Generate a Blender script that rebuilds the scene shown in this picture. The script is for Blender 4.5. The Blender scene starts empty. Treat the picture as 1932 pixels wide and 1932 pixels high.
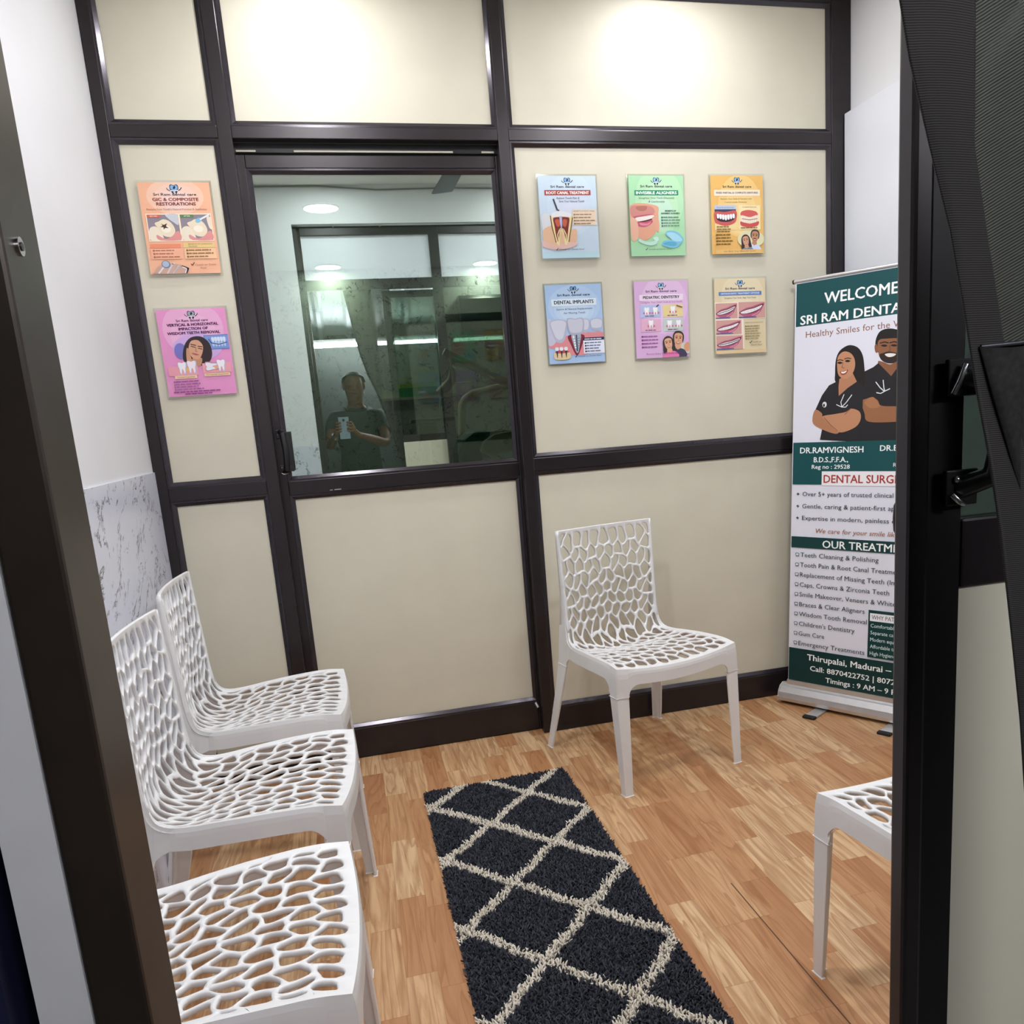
import bpy, math, random
import numpy as np
from mathutils import Vector, Matrix

random.seed(7); rng = np.random.default_rng(7)
S = bpy.context.scene
COL = S.collection

# ------------------------------------------------------------------ camera
yaw, pitch, roll = 0.2421624, -0.2012218, -0.0696033
CAM = Vector((0.9217, -3.125, 1.2717))
cy, sy, cp, sp = math.cos(yaw), math.sin(yaw), math.cos(pitch), math.sin(pitch)
F = Vector((sy*cp, cy*cp, sp)); R0 = Vector((cy, -sy, 0)); U0 = R0.cross(F)
cr, sr = math.cos(roll), math.sin(roll)
R_ = cr*R0 + sr*U0; U_ = -sr*R0 + cr*U0
cd = bpy.data.cameras.new('camera'); cam = bpy.data.objects.new('camera', cd); COL.objects.link(cam)
M = Matrix((R_, U_, -F)).transposed().to_4x4(); M.translation = CAM; cam.matrix_world = M
cd.sensor_width = 36; cd.lens = 36*1570.54/1932
cd.shift_x = -100.46/1932; cd.shift_y = 130.96/1932
cd.clip_start = 0.02; cd.clip_end = 60
S.camera = cam

# ------------------------------------------------------------------ world, exposure
w = bpy.data.worlds.new('night'); S.world = w; w.use_nodes = True
w.node_tree.nodes['Background'].inputs[0].default_value = (0.35, 0.4, 0.5, 1)
w.node_tree.nodes['Background'].inputs[1].default_value = 0.02
S.view_settings.view_transform = 'Standard'
try: S.view_settings.look = 'None'
except Exception: pass
S.view_settings.gamma = 1; S.view_settings.use_curve_mapping = False
S.view_settings.exposure = 0.28
S.cycles.max_bounces = 10; S.cycles.diffuse_bounces = 5; S.cycles.glossy_bounces = 6
S.cycles.transparent_max_bounces = 24; S.cycles.transmission_bounces = 8
S.cycles.sample_clamp_indirect = 6.0
LAMP_L = 140.0      # radiance of the waiting-room ceiling lamps
TREAT_L = 55.0      # radiance of the lamps in the room behind the glass door
TUBE_L = 110.0        # tube light outside the entrance

# ------------------------------------------------------------------ helpers
def lin(h):
    h = h.lstrip('#'); o = []
    for i in (0, 2, 4):
        c = int(h[i:i+2], 16)/255
        o.append(c/12.92 if c <= 0.04045 else ((c+0.055)/1.055)**2.4)
    return (*o, 1)
_m = {}
def mat(name, hexc, rough=0.5, metal=0.0, spec=0.5, noise=0.0, nscale=20, bump=0.0, bscale=200, emit=None, coat=0):
    if name in _m: return _m[name]
    m = bpy.data.materials.new(name); m.use_nodes = True; nt = m.node_tree; b = nt.nodes['Principled BSDF']
    c = lin(hexc); b.inputs['Base Color'].default_value = c; b.inputs['Roughness'].default_value = rough
    b.inputs['Metallic'].default_value = metal; b.inputs['Specular IOR Level'].default_value = spec
    if coat: b.inputs['Coat Weight'].default_value = coat; b.inputs['Coat Roughness'].default_value = 0.1
    if noise or bump:
        tc = nt.nodes.new('ShaderNodeTexCoord')
    if noise:
        n = nt.nodes.new('ShaderNodeTexNoise'); n.inputs['Scale'].default_value = nscale; n.inputs['Detail'].default_value = 5
        nt.links.new(tc.outputs['Object'], n.inputs['Vector'])
        r = nt.nodes.new('ShaderNodeValToRGB')
        r.color_ramp.elements[0].position = 0.3; r.color_ramp.elements[1].position = 0.7
        r.color_ramp.elements[0].color = (*[x*(1-noise) for x in c[:3]], 1)
        r.color_ramp.elements[1].color = (*[min(1, x*(1+noise*0.5)) for x in c[:3]], 1)
        nt.links.new(n.outputs['Fac'], r.inputs['Fac']); nt.links.new(r.outputs['Color'], b.inputs['Base Color'])
    if bump:
        n2 = nt.nodes.new('ShaderNodeTexNoise'); n2.inputs['Scale'].default_value = bscale; n2.inputs['Detail'].default_value = 3
        nt.links.new(tc.outputs['Object'], n2.inputs['Vector'])
        bp = nt.nodes.new('ShaderNodeBump'); bp.inputs['Strength'].default_value = bump; bp.inputs['Distance'].default_value = 0.002
        nt.links.new(n2.outputs['Fac'], bp.inputs['Height']); nt.links.new(bp.outputs['Normal'], b.inputs['Normal'])
    if emit is not None:
        b.inputs['Emission Color'].default_value = c; b.inputs['Emission Strength'].default_value = emit
    _m[name] = m; return m
def pm(hexc): return mat('print_' + hexc.lstrip('#'), hexc, 0.45, 0, 0.35)

class MB:
    def __init__(s): s.v = []; s.f = []; s.mi = []; s.sm = []; s.mats = []
    def slot(s, m):
        if m not in s.mats: s.mats.append(m)
        return s.mats.index(m)
    def add(s, vs, fs, m, smooth=False):
        o = len(s.v); k = s.slot(m); s.v += [tuple(x) for x in vs]
        for f in fs: s.f.append(tuple(i+o for i in f)); s.mi.append(k); s.sm.append(smooth)
        return s
    def box(s, x0, x1, y0, y1, z0, z1, m):
        vs = [(x, y, z) for z in (z0, z1) for y in (y0, y1) for x in (x0, x1)]
        return s.add(vs, [(0, 2, 3, 1), (4, 5, 7, 6), (0, 1, 5, 4), (2, 6, 7, 3), (0, 4, 6, 2), (1, 3, 7, 5)], m)
    def tube(s, pts, r, m, n=10, smooth=True, cap=True):
        pts = [Vector(p) for p in pts]; rs = r if isinstance(r, (list, tuple)) else [r]*len(pts)
        rings = []; up = None
        for i, p in enumerate(pts):
            t = (pts[min(i+1, len(pts)-1)] - pts[max(i-1, 0)]).normalized()
            if up is None:
                up = t.orthogonal().normalized()
            else:
                up = (up - t*up.dot(t)); up = up.normalized() if up.length > 1e-6 else t.orthogonal().normalized()
            bn = t.cross(up)
            rings.append([p + (up*math.cos(a) + bn*math.sin(a))*rs[i] for a in [2*math.pi*k/n for k in range(n)]])
        vs = [v for g in rings for v in g]; fs = []
        for i in range(len(pts)-1):
            for k in range(n): fs.append((i*n+k, i*n+(k+1) % n, (i+1)*n+(k+1) % n, (i+1)*n+k))
        s.add(vs, fs, m, smooth)
        if cap: s.add(rings[0], [tuple(range(n-1, -1, -1))], m); s.add(rings[-1], [tuple(range(n))], m)
        return s
    def disc(s, c, nrm, r, m, n=32, h=0.0):
        c = Vector(c); nv = Vector(nrm).normalized(); a = nv.orthogonal().normalized(); b = nv.cross(a)
        vs = [c + nv*h + (a*math.cos(2*math.pi*k/n) + b*math.sin(2*math.pi*k/n))*r for k in range(n)]
        return s.add(vs, [tuple(range(n))], m)
    def ellipsoid(s, c, rx, ry, rz, m, nu=20, nv=12, rot=None):
        vs = []; fs = []
        for j in range(nv+1):
            ph = math.pi*j/nv - math.pi/2
            for i in range(nu):
                th = 2*math.pi*i/nu; p = Vector((rx*math.cos(ph)*math.cos(th), ry*math.cos(ph)*math.sin(th), rz*math.sin(ph)))
                if rot: p = rot @ p
                vs.append(Vector(c)+p)
        for j in range(nv):
            for i in range(nu): fs.append((j*nu+i, j*nu+(i+1) % nu, (j+1)*nu+(i+1) % nu, (j+1)*nu+i))
        return s.add(vs, fs, m, True)
    def prism(s, poly, axis, a0, a1, m, smooth=False):
        # poly: 2-D outline; axis: 'x','y' or 'z' = extrusion direction
        def P(p, a):
            return {'x': (a, p[0], p[1]), 'y': (p[0], a, p[1]), 'z': (p[0], p[1], a)}[axis]
        n = len(poly); vs = [P(p, a0) for p in poly] + [P(p, a1) for p in poly]
        fs = [tuple(range(n-1, -1, -1)), tuple(range(n, 2*n))] + [(i, (i+1) % n, n+(i+1) % n, n+i) for i in range(n)]
        return s.add(vs, fs, m, smooth)
    def build(s, name, parent=None, bevel=0, seg=2, local=False, angle=35):
        me = bpy.data.meshes.new(name)
        vs = s.v
        if parent is not None and not local:
            b = parent_world(parent); vs = [(x-b[0], y-b[1], z-b[2]) for x, y, z in vs]
        me.from_pydata(vs, [], s.f); me.update()
        for m in s.mats: me.materials.append(m)
        me.polygons.foreach_set('material_index', s.mi); me.polygons.foreach_set('use_smooth', s.sm)
        o = bpy.data.objects.new(name, me); COL.objects.link(o)
        if parent is not None: o.parent = parent
        if bevel:
            md = o.modifiers.new('bevel', 'BEVEL'); md.width = bevel; md.segments = seg; md.limit_method = 'ANGLE'; md.angle_limit = math.radians(angle)
        return o
def parent_world(o):
    x = Vector(o.location)
    while o.parent: o = o.parent; x += Vector(o.location)
    return x
def tag(o, label=None, cat=None, group=None, kind=None):
    if label: o['label'] = label
    if cat: o['category'] = cat
    if group: o['group'] = group
    if kind: o['kind'] = kind
    return o
def empty(name, loc=(0, 0, 0), rz=0.0):
    o = bpy.data.objects.new(name, None); COL.objects.link(o); o.location = loc; o.rotation_euler = (0, 0, rz); o.empty_display_size = 0.05
    return o
def copy_tree(o, parent=None):
    c = o.copy(); COL.objects.link(c)
    if parent is not None: c.parent = parent
    for ch in list(o.children): copy_tree(ch, c)
    return c

class NT:   # small node-tree writer
    def __init__(s, name):
        s.m = bpy.data.materials.new(name); s.m.use_nodes = True; s.t = s.m.node_tree; s.b = s.t.nodes['Principled BSDF']
    def n(s, kind, **kw):
        x = s.t.nodes.new(kind)
        for k, v in kw.items(): setattr(x, k, v)
        return x
    def link(s, a, b): s.t.links.new(a, b)
    def math(s, op, a, b=None, c=None):
        x = s.n('ShaderNodeMath', operation=op)
        for i, q in enumerate((a, b, c)):
            if q is None: continue
            if isinstance(q, (int, float)): x.inputs[i].default_value = q
            else: s.link(q, x.inputs[i])
        return x.outputs[0]
    def comb(s, a, b, c):
        x = s.n('ShaderNodeCombineXYZ')
        for i, q in enumerate((a, b, c)):
            if isinstance(q, (int, float)): x.inputs[i].default_value = q
            else: s.link(q, x.inputs[i])
        return x.outputs[0]
    def ramp(s, fac, stops, interp='LINEAR'):
        r = s.n('ShaderNodeValToRGB'); e = r.color_ramp; e.interpolation = interp
        while len(e.elements) < len(stops): e.elements.new(0.5)
        for el, (p, c) in zip(e.elements, stops):
            el.position = p; el.color = lin(c) if isinstance(c, str) else (c, c, c, 1)
        s.link(fac, r.inputs[0]); return r.outputs[0]
    def mix(s, fac, a, b, mode='MIX'):
        x = s.n('ShaderNodeMix', data_type='RGBA', blend_type=mode)
        for i, q in ((0, fac), (6, a), (7, b)):
            if isinstance(q, (int, float)): x.inputs[i].default_value = q
            elif isinstance(q, str): x.inputs[i].default_value = lin(q)
            else: s.link(q, x.inputs[i])
        return x.outputs[2]
    def noise(s, vec, scale, detail=3, rough=0.5, dist=0.0):
        x = s.n('ShaderNodeTexNoise'); x.inputs['Scale'].default_value = scale; x.inputs['Detail'].default_value = detail
        x.inputs['Roughness'].default_value = rough; x.inputs['Distortion'].default_value = dist
        s.link(vec, x.inputs['Vector']); return x.outputs['Fac']

# ------------------------------------------------------------------ materials
FRAME = mat('dark_anodised_aluminium', '#2b2628', 0.30, 0.35, 0.55, noise=0.12, nscale=30)
BEAD = mat('glossy_dark_bead', '#38343a', 0.2, 0.5, 0.7, noise=0.1, nscale=25)
FRAME2 = mat('black_frame_groove', '#141214', 0.4, 0.1, 0.4)
WHITE = mat('white_plaster', '#e0e1e3', 0.6, 0, 0.3, noise=0.03, nscale=3, bump=0.05, bscale=60)
CEIL = mat('white_ceiling_paint', '#eceae4', 0.8, 0, 0.2)
CREAM = mat('cream_laminate', '#d6d2be', 0.42, 0, 0.4, noise=0.035, nscale=6)
BOARD = mat('pale_blue_white_laminate', '#dfe3ea', 0.35, 0, 0.45, noise=0.015, nscale=4)
PLASTIC = mat('white_moulded_plastic', '#e6e7e6', 0.36, 0, 0.5, noise=0.02, nscale=9)
CHROME = mat('polished_steel', '#d5d7da', 0.18, 1.0, 0.5)
ALU = mat('brushed_aluminium', '#cfcfd0', 0.32, 0.75, 0.5, noise=0.04, nscale=40)
BLACK = mat('black_plastic', '#131315', 0.35, 0, 0.5)
RUBBER = mat('black_rubber', '#18181a', 0.7)
LAMP = mat('lamp_diffuser', '#fbfaff', 0.5, emit=LAMP_L)
LAMP2 = mat('treatment_lamp_diffuser', '#fff8ea', 0.5, emit=TREAT_L)
TUBE = mat('tube_glow', '#fbf9ff', 0.5, emit=TUBE_L)

def floor_material():
    k = NT('wood_plank_vinyl'); tc = k.n('ShaderNodeTexCoord'); sx = k.n('ShaderNodeSeparateXYZ'); k.link(tc.outputs['Object'], sx.inputs[0])
    x, y = sx.outputs[0], sx.outputs[1]; P = 0.0752
    u = k.math('DIVIDE', k.math('SUBTRACT', x, 0.988-13*P), P); row = k.math('FLOOR', u); fu = k.math('FRACT', u)
    wn = k.n('ShaderNodeTexWhiteNoise', noise_dimensions='1D'); k.link(row, wn.inputs['W'])
    v = k.math('ADD', k.math('DIVIDE', y, 0.335), k.math('MULTIPLY', wn.outputs['Value'], 9.0)); colm = k.math('FLOOR', v); fv = k.math('FRACT', v)
    wn2 = k.n('ShaderNodeTexWhiteNoise', noise_dimensions='2D'); k.link(k.comb(row, colm, 0), wn2.inputs['Vector']); r = wn2.outputs['Value']
    base = k.ramp(r, [(0.0, '#b07f57'), (0.25, '#b98a60'), (0.45, '#c49a6e'), (0.65, '#d0ab80'), (1.0, '#d8b98f')])
    off = k.math('MULTIPLY', r, 37.0)
    gv = k.comb(k.math('MULTIPLY', x, 30.0), k.math('MULTIPLY', y, 2.2), off)
    g = k.noise(gv, 1.6, 6, 0.6, 1.2)
    gv2 = k.comb(k.math('MULTIPLY', x, 15.0), k.math('MULTIPLY', y, 1.1), k.math('ADD', off, 5.0))
    rings = k.math('FRACT', k.math('MULTIPLY', k.noise(gv2, 1.0, 2, 0.5, 0.6), 9.0))
    ringm = k.ramp(rings, [(0.0, 0.0), (0.08, 1.0), (0.45, 0.15), (1.0, 0.0)])
    fine = k.noise(k.comb(k.math('MULTIPLY', x, 260.0), k.math('MULTIPLY', y, 9.0), off), 1.0, 3)
    c = k.mix(k.ramp(g, [(0.42, 0.0), (0.68, 0.75)]), base, '#a06f47')
    c = k.mix(k.math('MULTIPLY', ringm, 0.55), c, '#8e5a34')
    c = k.mix(k.math('MULTIPLY', k.math('SUBTRACT', fine, 0.35), 0.22), c, '#8a5a36')
    e1 = k.math('LESS_THAN', k.math('MULTIPLY', k.math('MINIMUM', fv, k.math('SUBTRACT', 1.0, fv)), 0.335), 0.0012)
    e2 = k.math('LESS_THAN', k.math('MULTIPLY', k.math('MINIMUM', fu, k.math('SUBTRACT', 1.0, fu)), P), 0.0006)
    edge = k.math('MAXIMUM', e1, e2)
    c = k.mix(k.math('MULTIPLY', edge, 0.4), c, '#8a5c38')
    seam = k.math('LESS_THAN', k.math('ABSOLUTE', k.math('SUBTRACT', x, 1.785)), 0.0016)
    seam = k.math('MULTIPLY', seam, k.math('LESS_THAN', y, -1.25))
    c = k.mix(k.math('MULTIPLY', seam, 0.9), c, '#3a2416')
    k.link(c, k.b.inputs['Base Color']); k.b.inputs['Roughness'].default_value = 0.42; k.b.inputs['Specular IOR Level'].default_value = 0.4
    return k.m
def marble_material(name, base, vein, dens=1.0):
    k = NT(name); tc = k.n('ShaderNodeTexCoord'); mp = k.n('ShaderNodeMapping'); mp.inputs['Rotation'].default_value = (0.9, 0.25, 0.5)
    k.link(tc.outputs['Object'], mp.inputs['Vector'])
    st = k.n('ShaderNodeMapping'); st.inputs['Scale'].default_value = (1.0, 1.0, 0.42); k.link(mp.outputs[0], st.inputs['Vector'])
    a = k.noise(st.outputs[0], 8.0, 6, 0.66, 0.7)
    v = k.math('ABSOLUTE', k.math('SUBTRACT', a, 0.5))
    line = k.ramp(v, [(0.0, 1.0), (0.008, 0.8), (0.020, 0.0), (1.0, 0.0)])
    msk = k.noise(st.outputs[0], 11.0, 4, 0.7); msk = k.ramp(msk, [(0.47, 0.0), (0.56, 1.0)])
    fac = k.math('MULTIPLY', k.math('MULTIPLY', line, msk), dens)
    cloud = k.noise(tc.outputs['Object'], 2.5, 4)
    c = k.mix(k.ramp(cloud, [(0.35, 0.0), (0.8, 0.5)]), base, '#c5cad8')
    c = k.mix(fac, c, vein)
    k.link(c, k.b.inputs['Base Color']); k.b.inputs['Roughness'].default_value = 0.28
    return k.m
FLOOR = floor_material()
MARBLE = marble_material('white_marble_tile', '#dadde8', '#56565e', 1.0)
MARBLE2 = marble_material('grey_marble_tile', '#b9bdb8', '#3c3f3e', 1.0)

def glass_material(name, refl, tint, rough=0.0):
    m = bpy.data.materials.new(name); m.use_nodes = True; t = m.node_tree; t.nodes.clear()
    o = t.nodes.new('ShaderNodeOutputMaterial'); g = t.nodes.new('ShaderNodeBsdfGlossy'); g.inputs['Roughness'].default_value = rough
    g.inputs['Color'].default_value = (0.90, 0.99, 0.95, 1)
    tr = t.nodes.new('ShaderNodeBsdfTransparent'); tr.inputs['Color'].default_value = (*tint, 1)
    mx = t.nodes.new('ShaderNodeMixShader'); mx.inputs[0].default_value = refl
    t.links.new(tr.outputs[0], mx.inputs[1]); t.links.new(g.outputs[0], mx.inputs[2]); t.links.new(mx.outputs[0], o.inputs[0]); return m
MIRRORGLASS = glass_material('one_way_mirror_glass', 0.43, (0.80, 0.92, 0.84))
DARKGLASS = glass_material('dark_tinted_glass', 0.10, (0.24, 0.29, 0.26))
CLEARPLASTIC = glass_material('clear_acrylic', 0.12, (0.95, 0.95, 0.93), 0.08)

# ================================================================== STRUCTURE
XL, XR, CZ, YF = 0.2736, 2.968, 2.765, -2.55
def struct(o, label, cat): return tag(o, label, cat, kind='structure')
b = MB(); b.box(XL-0.15, XR+0.15, -2.72, 0.09, -0.06, 0.0, FLOOR)
struct(b.build('floor'), 'wood-plank patterned floor of the waiting room', 'floor')
b = MB(); b.box(XL-0.15, XR+0.15, -2.66, 0.055, CZ, CZ+0.08, CEIL)
struct(b.build('ceiling'), 'white ceiling of the waiting room', 'ceiling')
wl = MB(); wl.box(XL-0.15, XL, -2.62, 0.09, 0, CZ, WHITE)
wlo = struct(wl.build('wall_left'), 'white left wall with grey-veined marble tile on its lower half', 'wall')
b = MB(); b.box(XL-0.004, XL+0.006, -2.55, -0.001, 0, 1.163, MARBLE)
b.build('tile_dado', wlo)
b = MB(); b.box(XR, XR+0.15, -2.62, 0.09, 0, CZ, WHITE)
struct(b.build('wall_right'), 'white right wall above the pale panel', 'wall')

# ---- partition facing the camera: wall_back
wb = struct(empty('wall_back', (XL, 0, 0)), 'dark aluminium framed partition with cream laminate panels and a door', 'wall')
ML0, ML1, MR0, MR1, SL, SR = 0.6335, 0.677, 1.5626, 1.6027, 0.312, 2.884
ZB, ZM0, ZM1, ZR0, ZR1, ZT = 0.101, 1.0556, 1.1048, 2.22, 2.259, 2.715
D = 0.045
def member(name, x0, x1, z0, z1, y0=0.0, y1=D, bev=0.0025):
    m = MB(); m.box(x0, x1, y0, y1, z0, z1, FRAME); return m.build(name, wb, bevel=bev)
member('stile', XL+0.001, SL, 0.001, CZ-0.001); member('stile', SR, XR-0.001, 0.001, CZ-0.001)
member('mullion', ML0, ML1, 0.001, CZ-0.001); member('mullion', MR0, MR1, 0.001, CZ-0.001)
for (x0, x1) in ((SL, ML0), (MR1, SR)):
    member('base_rail', x0, x1, 0.001, ZB, 0.002); member('middle_rail', x0, x1, ZM0, ZM1, 0.001); member('upper_rail', x0, x1, ZR0, ZR1, 0.001)
    member('top_rail', x0, x1, ZT, CZ-0.001, 0.001)
member('upper_rail', ML1, MR0, ZR0, ZR1, 0.001); member('top_rail', ML1, MR0, ZT, CZ-0.001, 0.001)
def opening(par, x0, x1, z0, z1, yf=0.004, yp=0.017, ins=0.0175, pan=True):
    m = MB(); o = [(x0, yf, z0), (x1, yf, z0), (x1, yf, z1), (x0, yf, z1)]
    e = 0.006; o2 = [(x0+e, yf, z0+e), (x1-e, yf, z0+e), (x1-e, yf, z1-e), (x0+e, yf, z1-e)]
    i1 = [(x0+ins, yp-0.004, z0+ins), (x1-ins, yp-0.004, z0+ins), (x1-ins, yp-0.004, z1-ins), (x0+ins, yp-0.004, z1-ins)]
    i2 = [(a, yp+0.002, c) for a, _, c in i1]
    vs = o+o2+i1+i2; fs = []
    for q in range(3):
        for k in range(4): fs.append((q*4+k, q*4+(k+1) % 4, (q+1)*4+(k+1) % 4, (q+1)*4+k))
    m.add(vs, fs, BEAD); m.build('glazing_bead', par)
    if pan:
        p = MB(); p.box(x0+0.004, x1-0.004, yp, yp+0.012, z0+0.004, z1-0.004, CREAM); p.build('laminate_panel', par)
for (x0, x1) in ((SL, ML0), (MR1, SR)):
    opening(wb, x0, x1, ZB, ZM0); opening(wb, x0, x1, ZM1, ZR0); opening(wb, x0, x1, ZR1, ZT)
opening(wb, ML1, MR0, ZR1, ZT)

# ---- sliding glass door in the partition: door_1
d1 = struct(empty('door_1', (1.12, 0.06, 0)), 'sliding door with mirrored glass above and a cream panel below', 'door')
YL = 0.05
def dbox(name, x0, x1, z0, z1, y0=YL, y1=YL+0.03, m=FRAME, bev=0.0025):
    q = MB(); q.box(x0, x1, y0, y1, z0, z1, m); return q.build(name, d1, bevel=bev)
dbox('stile', 0.655, 0.703, 0.004, 2.185); dbox('stile', 1.556, 1.598, 0.004, 2.185)
dbox('top_rail', 0.703, 1.556, 2.142, 2.185); dbox('middle_rail', 0.703, 1.556, 1.040, 1.092); dbox('bottom_rail', 0.703, 1.556, 0.004, 0.122)
opening(d1, 0.703, 1.556, 1.092, 2.142, YL+0.002, YL+0.015, 0.0165, False)
opening(d1, 0.703, 1.556, 0.122, 1.040, YL+0.002, YL+0.015, 0.0165)
g = MB(); g.box(0.709, 1.550, YL+0.014, YL+0.019, 1.098, 2.136, MIRRORGLASS)
g.build('glass_pane', d1)
dbox('track', 0.63, 1.60, 2.190, 2.2195, 0.046, 0.085, FRAME2, 0)
for x0, x1 in ((0.680, 0.742), (0.865, 1.405), (1.507, 1.552)):
    q = MB(); q.box(x0, x1, 0.0435, 0.0465, 2.1915, 2.197, CREAM); q.build('gap_light_strip', d1)  # solid cream strips stand in for light showing through the slit
h = MB(); h.tube([(0.700, YL-0.002, 1.268), (0.708, YL-0.026, 1.262), (0.712, YL-0.030, 1.20), (0.712, YL-0.030, 1.19), (0.708, YL-0.026, 1.134), (0.700, YL-0.002, 1.128)], 0.011, BLACK)
h.box(0.684, 0.716, YL-0.006, YL+0.001, 1.246, 1.276, BLACK); h.box(0.684, 0.716, YL-0.006, YL+0.001, 1.122, 1.152, BLACK); h.box(0.708, 0.733, YL-0.026, YL-0.016, 1.128, 1.268, BLACK)
ho = h.build('door_handle', d1, bevel=0.002)
h = MB()
for z in (1.259, 1.142, 1.134):
    x = {1.259: 0.690, 1.142: 0.690, 1.134: 0.702}[z]
    h.ellipsoid((x, YL-0.007, z), 0.0028, 0.002, 0.0028, CHROME, 10, 6)
h.build('screws', ho)
h = MB(); h.tube([(0.686, YL-0.008, 1.123), (0.694, YL-0.011, 1.119), (0.708, YL-0.008, 1.122)], 0.0026, CHROME); h.build('end_cap', ho)
h = MB(); h.box(0.845, 0.855, YL-0.0015, YL, 1.047, 1.0495, ALU); h.box(0.861, 0.885, YL-0.0015, YL, 1.047, 1.050, ALU); h.build('scratch_mark', d1)
h = MB(); h.tube([(1.546, YL-0.002, 0.118), (1.553, YL-0.014, 0.100)], 0.006, ALU); h.build('door_stop', d1)

# ---- pale panel standing against the right wall
b = MB(); b.box(2.936, 2.967, -1.35, -0.004, 0.0, 2.326, BOARD)
tag(b.build('wall_panel', bevel=0.002), 'tall pale blue-white panel flat against the right wall behind the banner', 'panel')

# ---- front wall with the entrance the camera looks through
wf = MB(); wf.box(XL, 0.746, -2.62, YF, 0, CZ, WHITE); wf.box(0.746, 2.90, -2.62, YF, 2.536, CZ, WHITE); wf.box(2.90, XR, -2.62, YF, 0, CZ, WHITE)
wfo = struct(wf.build('wall_front'), 'white front wall around the entrance, seen reflected in the door glass', 'wall')
b = MB(); b.box(XL, 0.742, YF-0.004, YF+0.006, 0, 1.163, MARBLE); b.build('tile_dado', wfo)
b = MB(); b.box(0.7405, 0.7640, -2.702, -2.653, 0, 2.53, WHITE)
struct(b.build('trim_1'), 'white plastered strip at the left edge of the entrance', 'trim')
b = MB(); b.box(0.44, 0.7325, -2.712, -2.64, 0, 2.53, mat('dark_blue_paint', '#161b3a', 0.5, noise=0.1))
struct(b.build('trim_2'), 'dark blue painted strip beside the entrance, lower left corner', 'trim')
d2 = struct(empty('door_2', (1.6, -2.62, 0)), 'dark framed sliding entrance door standing half open', 'door')
def ebox(name, x0, x1, y0, y1, z0, z1, m=FRAME, bev=0.002):
    q = MB(); q.box(x0, x1, y0, y1, z0, z1, m); return q.build(name, d2, bevel=bev)
JAMB = mat('warm_lit_jamb', '#3a3129', 0.34, 0.45, 0.5, noise=0.3, nscale=9)  # brown put into the colour for warm floor light on the dark jamb
jm = ebox('jamb', 0.7645, 0.7905, -2.702, -2.652, 0, 2.52, JAMB)
ebox('jamb', 0.746, 0.7715, -2.652, -2.585, 0, 2.52, FRAME); ebox('jamb', 2.86, 2.90, -2.64, -2.585, 0, 2.52)
ebox('mullion', 1.600, 1.665, -2.63, -2.585, 0, 2.52)
for x0, x1 in ((0.79, 1.600), (1.665, 2.86)):
    ebox('head_rail', x0, x1, -2.63, -2.585, 2.475, 2.52); ebox('transom_rail', x0, x1, -2.63, -2.585, 2.140, 2.204)
    ebox('transom_panel', x0, x1, -2.618, -2.606, 2.204, 2.475, BOARD, 0)
ebox('fixed_glass', 1.665, 2.86, -2.612, -2.607, 0.10, 2.140, DARKGLASS, 0); ebox('sill_rail', 1.665, 2.86, -2.63, -2.585, 0, 0.10)
# sliding leaf
ebox('leaf_stile', 1.2638, 1.2790, -2.667, -2.6505, 0.004, 2.135, FRAME, 0.003); ebox('leaf_groove', 1.2785, 1.3065, -2.662, -2.6505, 0.004, 2.135, FRAME2, 0); ebox('leaf_stile', 2.06, 2.10, -2.667, -2.6505, 0.004, 2.135)
ebox('leaf_rail', 1.3065, 2.06, -2.664, -2.6505, 2.09, 2.135); ebox('leaf_rail', 1.3065, 2.06, -2.664, -2.6505, 1.138, 1.185); ebox('leaf_rail', 1.3065, 2.06, -2.664, -2.6505, 0.004, 0.12)
ebox('leaf_glass', 1.3065, 2.06, -2.659, -2.655, 1.185, 2.09, DARKGLASS, 0); ebox('leaf_panel', 1.3065, 2.06, -2.660, -2.652, 0.12, 1.138, CREAM, 0)
hh = MB(); hh.tube([(1.3000, -2.667, 1.276), (1.3120, -2.684, 1.270), (1.3160, -2.688, 1.243), (1.3120, -2.684, 1.214), (1.3000, -2.667, 1.206)], 0.0075, BLACK)
hh.box(1.2880, 1.3120, -2.6705, -2.6665, 1.264, 1.287, BLACK); hh.box(1.2880, 1.3120, -2.6705, -2.6665, 1.195, 1.218, BLACK)
hho = hh.build('door_handle', d2, bevel=0.001)
hh = MB()
for x, z in ((1.3010, 1.272), (1.2950, 1.212), (1.3030, 1.2085)): hh.ellipsoid((x, -2.672, z), 0.0024, 0.0018, 0.0024, CHROME, 10, 6)
hh.build('screws', hho)
hh = MB(); hh.tube([(1.2905, -2.672, 1.266), (1.2925, -2.675, 1.273), (1.2975, -2.674, 1.283)], 0.0022, CHROME)
hh.tube([(1.2915, -2.672, 1.2025), (1.2940, -2.675, 1.1985), (1.2990, -2.673, 1.1965)], 0.0022, CHROME); hh.build('end_cap', hho)
hh = MB(); hh.tube([(1.276, -2.651, 1.202), (1.2765, -2.643, 1.200), (1.2750, -2.640, 1.194), (1.2745, -2.640, 1.186), (1.2750, -2.640, 1.178), (1.2765, -2.643, 1.173), (1.276, -2.651, 1.171)], 0.0028, BLACK); hh.build('door_handle', d2)
sc = MB(); sc.tube([(0.7905, -2.6827, 1.3603), (0.7917, -2.6827, 1.3603)], 0.0042, CHROME, 14); sc.tube([(0.7917, -2.6827, 1.3603), (0.7922, -2.6827, 1.3603)], 0.0020, BLACK, 10); sc.build('screw_head', d2)

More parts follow.
